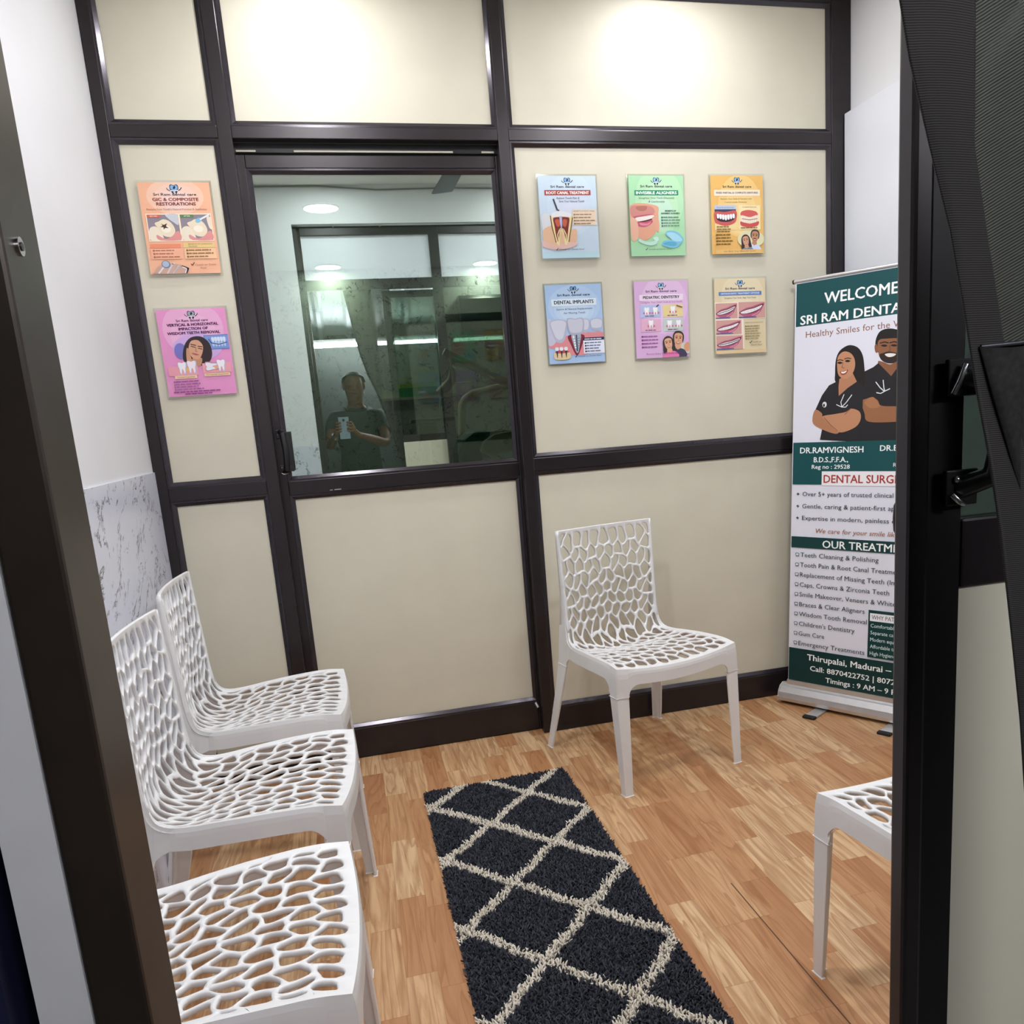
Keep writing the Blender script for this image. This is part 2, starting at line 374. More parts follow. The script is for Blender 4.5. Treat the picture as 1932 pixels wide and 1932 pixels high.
# ---- ceiling lamps of the waiting room
for (x, y, lab) in ((0.955, -0.30, 'round flush ceiling lamp above the door, close to the partition'), (2.205, -0.30, 'round flush ceiling lamp above the posters, close to the partition'),
                    (0.960, -1.31, 'added fill lamp on the ceiling in mid-room, left, out of view'), (2.20, -1.31, 'added fill lamp on the ceiling in mid-room, right, out of view'),  # middle pair added out of view to even out the room's light
                    (0.965, -2.20, 'round flush ceiling lamp just inside the entrance, left'), (2.20, -2.20, 'round flush ceiling lamp just inside the entrance, right')):
    t = tag(empty('ceiling_lamp', (x, y, CZ)), lab, 'ceiling lamp', 'round ceiling lamps of the waiting room')
    rl = 0.058 if y > -0.5 else 0.058 if y < -2 else 0.098
    q = MB(); q.tube([(x, y, CZ), (x, y, CZ-0.016)], rl+0.010, mat('white_lamp_ring', '#f2f2f0', 0.4), 40); q.build('trim_ring', t)
    q = MB(); q.disc((x, y, CZ-0.0168), (0, 0, -1), rl, LAMP, 40); q.build('diffuser', t)

# ---- outside the entrance (only seen mirrored in the door glass)
b = MB(); b.box(-0.6, 3.6, -5.3, -2.72, -0.06, 0.0, mat('grey_cement_floor', '#77766f', 0.8, noise=0.1)); struct(b.build('floor_outside'), 'grey cement floor outside the entrance', 'floor')
b = MB(); b.box(-0.6, 3.6, -4.60, -4.50, 0, 3.0, mat('dark_grey_render', '#3c403f', 0.8, noise=0.1)); struct(b.build('wall_outside'), 'dark wall across the passage outside the entrance', 'wall')
q = MB(); pts = []
x = 0.2
while x < 3.2:
    pts += [(x, 0), (x+0.10, 0), (x+0.125, -0.035), (x+0.155, -0.035), (x+0.18, 0)]; x += 0.24
n = len(pts); vs = [(a, -4.42, 2.045+c) for a, c in pts] + [(a, -3.80, 2.46+c) for a, c in pts]
vs += [(x_, y_, z_+0.004) for x_, y_, z_ in vs]
fs = [(i+1, i, n+i, n+i+1) for i in range(n-1)] + [(2*n+i, 2*n+i+1, 3*n+i+1, 3*n+i) for i in range(n-1)]
q.add(vs, fs, mat('galvanised_sheet', '#b9bec2', 0.38, 0.45))
tag(q.build('corrugated_sheet'), 'ribbed metal awning sheet above the tube light, mirrored in the door glass', 'metal sheet')
for x0, x1, lab in ((0.70, 1.81, 'longer white tube light mirrored in the door glass'), (1.93, 2.42, 'shorter tube light mirrored in the right of the door glass')):
    t = tag(empty('tube_light', ((x0+x1)/2, -4.30, 1.95)), lab, 'tube light', 'tube lights outside')
    q = MB(); q.box(x0, x1, -4.499, -4.26, 1.965, 1.995, mat('white_lamp_ring', '#f2f2f0')); q.build('fitting', t)
    q = MB(); q.tube([(x0, -4.25, 1.945), (x1, -4.25, 1.945)], 0.015, TUBE, 10); q.build('tube', t)

# ---- treatment room behind the glass
TW = mat('treatment_room_plaster', '#b9bdb8', 0.7)
b = MB(); b.box(-0.5, 3.6, 0.09, 6.3, -0.06, 0.0, mat('grey_tile_floor', '#8d8f8a', 0.4)); struct(b.build('floor_treatment'), 'tiled floor of the treatment room behind the glass', 'floor')
b = MB(); b.box(-0.5, 3.6, 0.09, 6.3, 2.86, 2.92, TW); struct(b.build('ceiling_treatment'), 'ceiling of the treatment room behind the glass', 'ceiling')
b = MB(); b.box(-0.5, 3.6, 6.2, 6.3, 0, 2.86, MARBLE2); struct(b.build('wall_treatment_back'), 'dim grey marble wall at the far end of the treatment room', 'wall')
b = MB(); b.box(-0.5, -0.4, 0.09, 6.2, 0, 2.86, MARBLE2); struct(b.build('wall_treatment_left'), 'grey marble left wall of the treatment room', 'wall')
b = MB(); b.box(3.5, 3.6, 0.09, 6.2, 0, 2.86, MARBLE2); struct(b.build('wall_treatment_right'), 'grey marble right wall of the treatment room', 'wall')
for x, y, lab in ((0.942, 3.62, 'nearest round ceiling lamp seen through the top of the glass'), (0.951, 6.0, 'round ceiling lamp far back on the left, through the glass'), (2.55, 6.0, 'round ceiling lamp far back on the right, through the glass')):
    t = tag(empty('ceiling_lamp', (x, y, 2.86)), lab, 'ceiling lamp', 'round ceiling lamps of the treatment room')
    q = MB(); q.tube([(x, y, 2.86), (x, y, 2.845)], 0.13, mat('white_lamp_ring', '#f2f2f0'), 36); q.build('trim_ring', t)
    q = MB(); q.disc((x, y, 2.8444), (0, 0, -1), 0.12, LAMP2, 36); q.build('diffuser', t)

# ================================================================== CHAIRS
def catmull(pts, n):
    P = np.array(pts, float); P = np.vstack([2*P[0]-P[1], P, 2*P[-1]-P[-2]]); out = []
    for i in range(1, len(P)-2):
        for t in np.linspace(0, 1, n, endpoint=False):
            a, b_, c, d = P[i-1:i+3]
            out.append(0.5*((2*b_)+(c-a)*t+(2*a-5*b_+4*c-d)*t*t+(3*b_-a-3*c+d)*t**3))
    out.append(P[-2]); return np.array(out)
PROF = catmull([(.262, .441), (.20, .447), (.10, .444), (0, .437), (-.07, .431), (-.115, .433), (-.142, .448), (-.154, .485), (-.159, .53), (-.164, .62), (-.171, .73), (-.179, .846)], 24)
CUM = np.concatenate([[0], np.cumsum(np.linalg.norm(np.diff(PROF, axis=0), axis=1))]); LT = CUM[-1]
HWK = [(0, .2416), (.1, .240), (.2, .233), (.33, .216), (.43, .201), (.5, .199), (.6, .199), (LT, .203)]
DIK = [(0, .020), (.1, .014), (.25, .018), (.36, .030), (.45, .032), (.55, .024), (.7, .018), (LT, .018)]
def vof(y=None, z=None):
    if z is not None:
        i = np.argmin(np.abs(PROF[120:, 1]-z)); return CUM[120+i]
    i = np.argmin(np.abs(PROF[:130, 0]-y)); return CUM[i]
def shell(u, v, h=0.0):
    """point on the moulded shell; u -1..1 across, v along the profile, h along the normal"""
    def base(u, v):
        y = np.interp(v, CUM, PROF[:, 0]); z = np.interp(v, CUM, PROF[:, 1])
        a = np.interp(np.clip(v-.012, 0, LT), CUM, PROF[:, 0]), np.interp(np.clip(v-.012, 0, LT), CUM, PROF[:, 1])
        c = np.interp(np.clip(v+.012, 0, LT), CUM, PROF[:, 0]), np.interp(np.clip(v+.012, 0, LT), CUM, PROF[:, 1])
        ty, tz = c[0]-a[0], c[1]-a[1]; l = math.hypot(ty, tz); ny, nz = tz/l, -ty/l
        k = np.interp(v, *zip(*DIK))*(1-u*u); hw = np.interp(v, *zip(*HWK))
        bow = .016*(1-u*u)*max(0, 1-v/.12)
        return np.array([u*hw, y-ny*k+bow, z-nz*k])
    p = base(u, v)
    if h:
        e = 1e-3; du = base(min(u+e, 1), v)-base(max(u-e, -1), v); dv = base(u, min(v+e, LT))-base(u, max(v-e, 0))
        nn = np.cross(dv, du); nn /= np.linalg.norm(nn)
        if nn[2]+nn[1] < 0: nn = -nn
        p = p+nn*h
    return p
REFW = 0.218; VS = 0.80
def clip_poly(poly, a, c):     # keep the side a.x <= c
    out = []
    for i in range(len(poly)):
        p, q = poly[i], poly[(i+1) % len(poly)]; dp, dq = a[0]*p[0]+a[1]*p[1]-c, a[0]*q[0]+a[1]*q[1]-c
        if dp <= 0: out.append(p)
        if dp*dq < 0:
            t = dp/(dp-dq); out.append((p[0]+(q[0]-p[0])*t, p[1]+(q[1]-p[1])*t))
    return out
def chair_cells():
    r = random.Random(11); LS = vof(y=-.135); seeds = []
    rows = []; v = .042; j = 0
    while v < LT-.02:
        rows.append((v, .0380 if v < LS else .0410)); v += (.0500 if v < LS-.12 else .037 if v < LS+.05 else .0450 if v < LT-.13 else .0515); j += 1
    for j, (v, pu) in enumerate(rows):
        xs = [k*pu for k in range(0, 7)] if j % 2 == 0 else [(k+.5)*pu for k in range(0, 7)]
        for x in xs:
            if x > REFW+.004: continue
            jx = 0 if x == 0 else r.uniform(-.0068, .0068); jv = r.uniform(-.0135, .0135)
            if j == 0: jv *= .25
            vv = v+jv + (.35*x*x if v > LS else -.22*x*x*(0 if j == 0 else 1))
            seeds.append((x+jx, vv))
            if x > 0: seeds.append((-x-jx, vv))
    return [(x, v/VS) if False else (x, v*VS) for x, v in seeds], LS
def make_shell_parts():
    seeds, LS = chair_cells(); SE = np.array(seeds)
    W, H = REFW, LT*VS; seat, back = MB(), MB(); rib = 0.0032
    for i, (sx_, sv_) in enumerate(seeds):
        poly = [(-W, 0), (W, 0), (W, H), (-W, H)]
        rw = .0175 if sv_ < (LS-.03)*VS else .0125
        rim = [(-W+rw, .021*VS), (W-rw, .021*VS), (W-rw, H-.014*VS), (-W+rw, H-.014*VS)]; hole = rim
        dd = np.hypot(SE[:, 0]-sx_, SE[:, 1]-sv_); near = np.argsort(dd)[1:26]
        ok = True
        for k in near:
            ax, av = SE[k, 0]-sx_, SE[k, 1]-sv_; l = math.hypot(ax, av)
            if l < 1e-6: continue
            ax /= l; av /= l; c = ax*(SE[k, 0]+sx_)/2 + av*(SE[k, 1]+sv_)/2
            poly = clip_poly(poly, (ax, av), c)
            if hole: hole = clip_poly(hole, (ax, av), c-rib)
            if len(poly) < 3: ok = False; break
        if not ok: continue
        tgt = seat if sv_ < LS*VS else back
        if hole and len(hole) >= 3:
            area = abs(sum(hole[k][0]*hole[(k+1) % len(hole)][1]-hole[(k+1) % len(hole)][0]*hole[k][1] for k in range(len(hole))))/2
        else: area = 0
        if area:
            per = sum(math.hypot(hole[k][0]-hole[(k+1) % len(hole)][0], hole[k][1]-hole[(k+1) % len(hole)][1]) for k in range(len(hole)))
            if 2*area/per < .0048: area = 0      # no slivers along the rim
        cx = sum(p[0] for p in (hole if area > 1.1e-4 else poly))/len(hole if area > 1.1e-4 else poly); cv = sum(p[1] for p in (hole if area > 1.1e-4 else poly))/len(hole if area > 1.1e-4 else poly)
        # angles: uniform plus the cell's own corners
        ang = sorted(set([round(2*math.pi*k/20, 4) for k in range(20)] + [round(math.atan2(p[1]-cv, p[0]-cx) % (2*math.pi), 4) for p in poly]))
        def hit(pl, a):
            dx, dv = math.cos(a), math.sin(a); best = None
            for k in range(len(pl)):
                (x1, y1), (x2, y2) = pl[k], pl[(k+1) % len(pl)]; ex, ev = x2-x1, y2-y1; den = dx*ev-dv*ex
                if abs(den) < 1e-12: continue
                t = ((x1-cx)*ev-(y1-cv)*ex)/den; q = ((x1-cx)*dv-(y1-cv)*dx)/den
                if t > 0 and -1e-6 <= q <= 1+1e-6 and (best is None or t < best): best = t
            return best or 0.001
        outer = [hit(poly, a) for a in ang]
        n = len(ang)
        def warp(x, v):     # bends the straight cell walls into arcs, mirrored about the centre line
            k = max(0, min(1, (W-abs(x))/.03, v/.03, (H-v)/.03))
            return x+math.copysign(1, x)*.0042*k*min(1, abs(x)/.02)*math.sin(v*95+.6), v+.0062*k*math.sin(abs(x)*105+1.2)
        def P(rads, h):
            o_ = []
            for rr, a in zip(rads, ang):
                x_, v_ = warp(cx+rr*math.cos(a), cv+rr*math.sin(a)); o_.append(tuple(shell(max(-1, min(1, x_/W)), max(0, min(LT, v_/VS)), h)))
            return o_
        if area <= 1.1e-4:
            o0 = P(outer, 0); o1 = P(outer, -.008)
            tgt.add(o0, [tuple(range(n))], PLASTIC, True); tgt.add(o1, [tuple(range(n-1, -1, -1))], PLASTIC, True); continue
        # round the corners of the hole
        hp = hole
        for _ in range(2):
            hp = [q for k in range(len(hp)) for q in ((hp[k][0]*.8+hp[(k+1) % len(hp)][0]*.2, hp[k][1]*.8+hp[(k+1) % len(hp)][1]*.2), (hp[k][0]*.2+hp[(k+1) % len(hp)][0]*.8, hp[k][1]*.2+hp[(k+1) % len(hp)][1]*.8))]
        inner = [min(hit(hp, a), o*.97) for a, o in zip(ang, outer)]
        lim = [max(ii, oo-.008) for ii, oo in zip(inner, outer)]
        mid = [max(ii+.0016, (ii+l_)/2) if oo-ii > .004 else (ii+oo)/2 for ii, oo, l_ in zip(inner, outer, lim)]
        mid = [min(m_, ii+.0026) for m_, ii in zip(mid, inner)]
        rings = [P(outer, 0), P(mid, -.0004), P(inner, -.0026), P(inner, -.0105), P(outer, -.0105)]
        vs = [p for g in rings for p in g]; fs = []
        for q in range(4):
            for k in range(n): fs.append((q*n+k, q*n+(k+1) % n, (q+1)*n+(k+1) % n, (q+1)*n+k))
        tgt.add(vs, fs, PLASTIC, True)
    return seat, back
def solid(grid, th, m, mb, sm=True):
    """grid rows x cols of points -> a closed plate of thickness th"""
    G = np.array(grid, float); r, c, _ = G.shape
    du = np.gradient(G, axis=0); dv = np.gradient(G, axis=1); N = np.cross(du, dv); N /= (np.linalg.norm(N, axis=2, keepdims=True)+1e-9)
    A = G; B = G-N*th; vs = list(map(tuple, A.reshape(-1, 3))) + list(map(tuple, B.reshape(-1, 3))); o = r*c; fs = []
    for i in range(r-1):
        for j in range(c-1):
            k = i*c+j; fs.append((k, k+1, k+c+1, k+c)); fs.append((o+k+c, o+k+c+1, o+k+1, o+k))
    for j in range(c-1):
        fs.append((j+1, j, o+j, o+j+1)); k = (r-1)*c+j; fs.append((k, k+1, o+k+1, o+k))
    for i in range(r-1):
        k = i*c; fs.append((k, k+c, o+k+c, o+k)); k = i*c+c-1; fs.append((k+c, k, o+k, o+k+c))
    mb.add(vs, fs, m, sm)
ZL = .338
def build_chair():
    root = empty('perforated_chair')
    seat, back = make_shell_parts()
    # flange wrapping backwards round the top and sides of the back
    def outer_back(v):   # depth of the side flange behind the front face
        z = np.interp(v, CUM, PROF[:, 1]); return float(np.interp(z, [.44, .5, .6, .75, .846], [.062, .056, .034, .022, .014]))
    vj = vof(z=.47)
    for s in (-1, 1):
        g = []
        for v in np.linspace(vj, LT, 22):
            p = shell(s, v); d = outer_back(v); g.append([(p[0], p[1], p[2]), (p[0]+s*.001, p[1]-d*.5, p[2]-.002), (p[0]+s*.001, p[1]-d, p[2]-.004)])
        solid(g if s > 0 else [q[::-1] for q in g], .0075, PLASTIC, back)
    g = []
    for u in np.linspace(-1, 1, 25):
        p = shell(u, LT); g.append([(p[0], p[1]-.014, p[2]-.004), (p[0], p[1]-.008, p[2]+.0015), (p[0], p[1], p[2])])
    solid(g, .008, PLASTIC, back)
    seat.build('seat', root, local=True); back.build('backrest', root, local=True)
    # apron: front strip with two fillets, side strips running into the rear uprights
    ap = MB(); lw, r, ZA = .040, .042, .052
    def low(e, ztop):
        zm = ztop-ZA
        if e <= lw: return ZL
        if e < lw+r: return zm-r+math.sqrt(max(0, r*r-(lw+r-e)**2))
        return zm
    es = [0, .012, .026, lw-1e-4, lw+2e-4] + [lw+r*(1-math.cos(t)) for t in np.linspace(.12, math.pi/2, 8)]
    hw0 = .2416; us = sorted(set([-1+e/hw0 for e in es] + [1-e/hw0 for e in es] + list(np.linspace(-.62, .62, 13))))
    g = []
    for u in us:
        p = shell(u, 0); e = (1-abs(u))*hw0; zb = low(e, p[2]); col = []
        for t in np.linspace(0, 1, 7):
            z = p[2]+(zb-p[2])*t; k = .004*math.sin(min(1, t*3)*math.pi/2); x = p[0]+math.copysign(1, u)*min(1, abs(u)**4)*.003*t if u else 0
            col.append((x, p[1]+k, z))
        g.append(col)
    solid(g, .006, PLASTIC, ap, False)
    ys = [.262-e for e in es] + list(np.linspace(.262-lw-r-.02, -.10, 12))
    for s in (-1, 1):
        g = []
        for y in ys:
            v = vof(y=y); p = shell(s, v); zb = low(.262-y, p[2])
            g.append([(p[0]+s*(.003*min(1, t*4)+.004*t), p[1] if y < .25 else p[1]+.003*min(1, t*3), p[2]+(zb-p[2])*t) for t in np.linspace(0, 1, 6)])
        # rear corner: fillet then the upright behind the back
        B = [shell(s, v) for v in np.linspace(vof(y=-.112), vof(z=.50), 9)]
        Q = [(-.118, .379), (-.136, .373), (-.150, .362), (-.158, .345), (-.160, ZL), (-.222, ZL), (-.219, .38), (-.215, .43), (-.210, .49)]
        for p, q in zip(B, Q):
            xq = abs(p[0])*.5+.5*.206+(.44-q[1])*.05+.004
            g.append([(p[0]+(s*xq-p[0])*t, p[1]+(q[0]-p[1])*t, p[2]+(q[1]-p[2])*t) for t in np.linspace(0, 1, 6)])
        solid(g if s > 0 else [q[::-1] for q in g], .006, PLASTIC, ap, False)
    ap.build('apron', root, local=True)
    # L-section tapered legs
    def leg(top, bot, sx, syd, wt, wbm, th=.008):
        m = MB(); vs = []
        ns = 9
        for k in range(ns):
            t = k/(ns-1); z = ZL+.004-(ZL+.004)*t; cxx = top[0]+(bot[0]-top[0])*t; cyy = top[1]+(bot[1]-top[1])*(t if syd > 0 else t**1.15)
            wx = wt[0]+(wbm[0]-wt[0])*t; wy = wt[1]+(wbm[1]-wt[1])*t
            for dx, dy in ((0, 0), (wx, 0), (wx, th), (th, th), (th, wy), (0, wy)): vs.append((cxx-sx*dx, cyy-syd*dy, z))
        fs = []
        for k in range(ns-1):
            for i in range(6): fs.append((k*6+i, k*6+(i+1) % 6, (k+1)*6+(i+1) % 6, (k+1)*6+i))
        fs += [(0, 1, 2, 3, 4, 5), tuple((ns-1)*6+i for i in (5, 4, 3, 2, 1, 0))]
        m.add(vs, fs, PLASTIC); o = m.build('leg', root, bevel=.0022, local=True)
        return o
    for s in (-1, 1):
        leg((s*.2480, .2664), (s*.243, .280), s, 1, (.047, .047), (.030, .031))
        leg((s*.2140, -.2225), (s*.256, -.283), s, -1, (.020, .064), (.024, .036))
    return root
chair = build_chair()
for o in chair.children:
    pass
chairs = [(1.860, -.340, math.radians(192.9), 'white perforated chair standing alone by the cream panel, below the posters'),
          (.556, -.439, math.radians(-91.0), 'white perforated chair on the left nearest the glass door, farthest of the row'),
          (.572, -1.053, math.radians(-93.4), 'white perforated chair in the middle of the left-hand row'),
          (.572, -1.728, math.radians(-89.6), 'nearest white perforated chair of the left-hand row, back hidden by the door post'),
          (2.076, -1.884, math.radians(7.0), 'white perforated chair at the right, mostly hidden behind the open entrance door')]
for i, (x, y, rz, lab) in enumerate(chairs):
    c = chair if i == 0 else copy_tree(chair)
    c.location = (x, y, 0.0); c.rotation_euler = (0, 0, rz)
    tag(c, lab, 'chair', 'white perforated plastic chairs')

# ================================================================== RUG
def make_rug():
    cx, cy0, Wd, Ln, rz = 1.300, -1.070, .508, 1.40, math.radians(.5)
    root = empty('shag_rug', (cx, cy0, 0), rz)
    tag(root, 'dark charcoal shag runner with a cream diamond lattice on the wood floor', 'rug')
    DK = mat('charcoal_pile', '#44464d', 0.95, 0, 0.1); DK2 = mat('charcoal_pile_dark', '#303239', 0.95, 0, 0.1); CR = mat('cream_pile', '#d8d0bf', 0.95, 0, 0.1); CR2 = mat('cream_pile_pale', '#e4ddcf', 0.95, 0, 0.1)
    m = MB(); m.prism([(sx*(Wd/2-.028)+.026*math.cos(a), sy*(Ln/2-.028)+.026*math.sin(a)) for sx, sy, a0 in ((1, 1, 0), (-1, 1, 90), (-1, -1, 180), (1, -1, 270)) for a in [math.radians(a0+d) for d in (0, 30, 60, 90)]], 'z', 0.0005, .004, DK2); m.build('backing', root, local=True, bevel=.001)
    sp = .0060; nx, ny = int(Wd/sp), int(Ln/sp)
    gx, gy = np.meshgrid((np.arange(nx)+.5)/nx*Wd-Wd/2, (np.arange(ny)+.5)/ny*Ln-Ln/2); N = gx.size
    _q = np.hypot(np.maximum(np.abs(gx)-(Wd/2-.028), 0), np.maximum(np.abs(gy)-(Ln/2-.028), 0)) <= .0285; gx, gy = gx[_q], gy[_q]; N = gx.size   # rounded corners
    px = gx.ravel()+rng.uniform(-.0026, .0026, N); py = gy.ravel()+rng.uniform(-.0026, .0026, N)
    # lattice in world coordinates
    c, s = math.cos(rz), math.sin(rz); wx = cx+c*px-s*py; wy = cy0+s*px+c*py
    O = np.array([1.0578, -.5066]); A = np.array([[.1655, .1592], [-.1850, .1731]]); Ai = np.linalg.inv(A)
    wxn = wx+rng.normal(0, .0022, N)+.004*np.sin(wy*23+wx*31); wyn = wy+rng.normal(0, .0022, N)+.004*np.sin(wx*27-wy*19)
    ij = Ai @ np.vstack([wxn-O[0], wyn-O[1]])
    di = np.abs(ij-np.round(ij)); na = np.array([np.linalg.norm(Ai[0]), np.linalg.norm(Ai[1])])
    dist = np.minimum(di[0]/na[0], di[1]/na[1]); cream = dist < .0145
    hgt = rng.uniform(.010, .017, N); edge = np.minimum(Wd/2-np.abs(px), Ln/2-np.abs(py)); hgt *= np.clip(.62+edge/.03, .62, 1)
    la = rng.uniform(0, 2*np.pi, N); lm = rng.uniform(.002, .0085, N); lx, ly = lm*np.cos(la), lm*np.sin(la)
    a0 = rng.uniform(0, 2*np.pi, N); rad = rng.uniform(.0023, .0033, N)
    V = np.zeros((N, 9, 3))
    for k in range(3):
        ca, sa = np.cos(a0+2*np.pi*k/3), np.sin(a0+2*np.pi*k/3)
        V[:, k] = np.stack([px+ca*rad, py+sa*rad, np.full(N, .003)], 1)
        V[:, 3+k] = np.stack([px+lx*.35+ca*rad*1.15, py+ly*.35+sa*rad*1.15, hgt*.65], 1)
        V[:, 6+k] = np.stack([px+lx+ca*rad*.5, py+ly+sa*rad*.5, hgt], 1)
    fs = []
    loc = []
    for r_ in (0, 3):
        for k in range(3): loc.append((r_+k, r_+(k+1) % 3, r_+3+(k+1) % 3, r_+3+k))
    base = np.arange(N)*9
    quads = (base[:, None, None]+np.array(loc)[None]).reshape(-1, 4); tris = base[:, None]+np.array([6, 7, 8])[None]
    nq, ntri = len(quads), len(tris)
    me = bpy.data.meshes.new('pile'); me.vertices.add(N*9); me.vertices.foreach_set('co', V.reshape(-1))
    me.loops.add(nq*4+ntri*3); me.loops.foreach_set('vertex_index', np.concatenate([quads.ravel(), tris.ravel()]).astype(np.int32))
    me.polygons.add(nq+ntri); me.polygons.foreach_set('loop_start', np.concatenate([np.arange(nq)*4, nq*4+np.arange(ntri)*3]).astype(np.int32))
    rnd = rng.random(N) < .5
    mi = np.where(cream, np.where(rnd, 2, 3), np.where(rnd, 0, 1))
    me.polygons.foreach_set('material_index', np.concatenate([np.repeat(mi, 6), mi]).astype(np.int32))
    me.update(calc_edges=True); me.validate()
    for q in (DK, DK2, CR, CR2): me.materials.append(q)
    o = bpy.data.objects.new('pile', me); COL.objects.link(o); o.parent = root; o['kind'] = 'stuff'
make_rug()

# ================================================================== FLAT PRINTS
_glyph = {}
def glyphs(txt, shear=0.0):
    key = (txt, shear)
    if key not in _glyph:
        c = bpy.data.curves.new('txt', 'FONT'); c.body = txt; c.resolution_u = 2; c.shear = shear; c.fill_mode = 'FRONT'
        o = bpy.data.objects.new('txt', c); me = o.to_mesh()
        vs = [tuple(v.co[:2]) for v in me.vertices]; fs = [tuple(p.vertices) for p in me.polygons]
        o.to_mesh_clear(); bpy.data.objects.remove(o); bpy.data.curves.remove(c)
        # outward facing
        _glyph[key] = (vs, fs)
    return _glyph[key]
class Print:
    """flat artwork in page units; (x, y) with y downwards if down else upwards; mapped to local X/Z plane facing -Y"""
    def __init__(s, fx, fz, dz=0.00005): s.mb = MB(); s.fx = fx; s.fz = fz; s.k = 0; s.dz = dz; s.y0 = 0.0; s.lim = None
    def P(s, p):
        if s.lim: p = (min(max(p[0], s.lim[0]), s.lim[1]), min(max(p[1], s.lim[2]), s.lim[3]))
        return (s.fx(p), s.y0-s.k*s.dz, s.fz(p))
    def poly(s, pts, col):
        s.k += 1; vs = [s.P(p) for p in pts]; n = len(pts)
        a = sum(vs[i][0]*vs[(i+1) % n][2]-vs[(i+1) % n][0]*vs[i][2] for i in range(n))
        f = tuple(range(n)) if a > 0 else tuple(range(n-1, -1, -1))
        s.mb.add(vs, [f], pm(col)); return s
    def rect(s, x0, y0, x1, y1, col): return s.poly([(x0, y0), (x1, y0), (x1, y1), (x0, y1)], col)
    def ell(s, cx, cy, rx, ry, col, a0=0, a1=360, n=28, rot=0):
        c, q = math.cos(math.radians(rot)), math.sin(math.radians(rot)); pts = []
        for k in range(n if a1-a0 >= 360 else n+1):
            t = math.radians(a0+(a1-a0)*k/n); x, y = rx*math.cos(t), ry*math.sin(t); pts.append((cx+x*c-y*q, cy+x*q+y*c))
        return s.poly(pts, col)
    def blob(s, pts, col, n=5):
        P = np.array(pts, float); P = np.vstack([P[-1], P, P[:2]]); out = []
        for i in range(1, len(P)-2):
            for t in np.linspace(0, 1, n, endpoint=False):
                a, b_, c, d = P[i-1:i+3]; out.append(tuple(0.5*((2*b_)+(c-a)*t+(2*a-5*b_+4*c-d)*t*t+(3*b_-a-3*c+d)*t**3)))
        return s.poly(out, col)
    def line(s, pts, wd, col):
        s.k += 1
        for (x0, y0), (x1, y1) in zip(pts[:-1], pts[1:]):
            l = math.hypot(x1-x0, y1-y0) or 1; nx, ny = -(y1-y0)/l*wd/2, (x1-x0)/l*wd/2; ex, ey = (x1-x0)/l*wd*.25, (y1-y0)/l*wd*.25
            s.k -= 1; s.poly([(x0+nx-ex, y0+ny-ey), (x1+nx+ex, y1+ny+ey), (x1-nx+ex, y1-ny+ey), (x0-nx-ex, y0-ny-ey)], col)
        return s
    def text(s, txt, x, y, h, col, w=None, align='C', shear=0.0, sign=-1, bold=0.0):
        """cap height h, baseline at y; sign -1: page y grows downwards"""
        vs, fs = glyphs(txt, shear)
        x0 = min(v[0] for v in vs); x1 = max(v[0] for v in vs); sc = h/0.70; sx = sc if w is None else w/(x1-x0)
        W = (x1-x0)*sx; ox = {'L': 0, 'C': -W/2, 'R': -W}[align]
        s.k += 1
        offs = [(0, 0)] if not bold else [(-bold, 0), (bold, 0), (0, bold*.6), (0, -bold*.6)]
        for bx, by in offs:
            pts = [s.P((x+ox+(v[0]-x0)*sx+bx, y+sign*v[1]*sc+by)) for v in vs]; ff = []
            for f in fs:
                a = sum(pts[f[i]][0]*pts[f[(i+1) % len(f)]][2]-pts[f[(i+1) % len(f)]][0]*pts[f[i]][2] for i in range(len(f)))
                ff.append(f if a > 0 else f[::-1])
            s.mb.add(pts, ff, pm(col)); s.k += 0.25
        return s
    def bars(s, x, y, n, dy, w, h, col, seed=1, bullet=None, gap=.03):
        r = random.Random(seed)
        for i in range(n):
            if bullet: s.rect(x, y+i*dy-h*.7, x+h*1.5, y+i*dy+h*.9, bullet)
            x0 = x+(gap if bullet else 0); L = w*r.uniform(.72, 1.0); q = x0
            while q < x0+L-.015:
                e = min(x0+L, q+r.uniform(.04, .10)); s.rect(q, y+i*dy-h/2, e, y+i*dy+h/2, col); q = e+.010
        return s

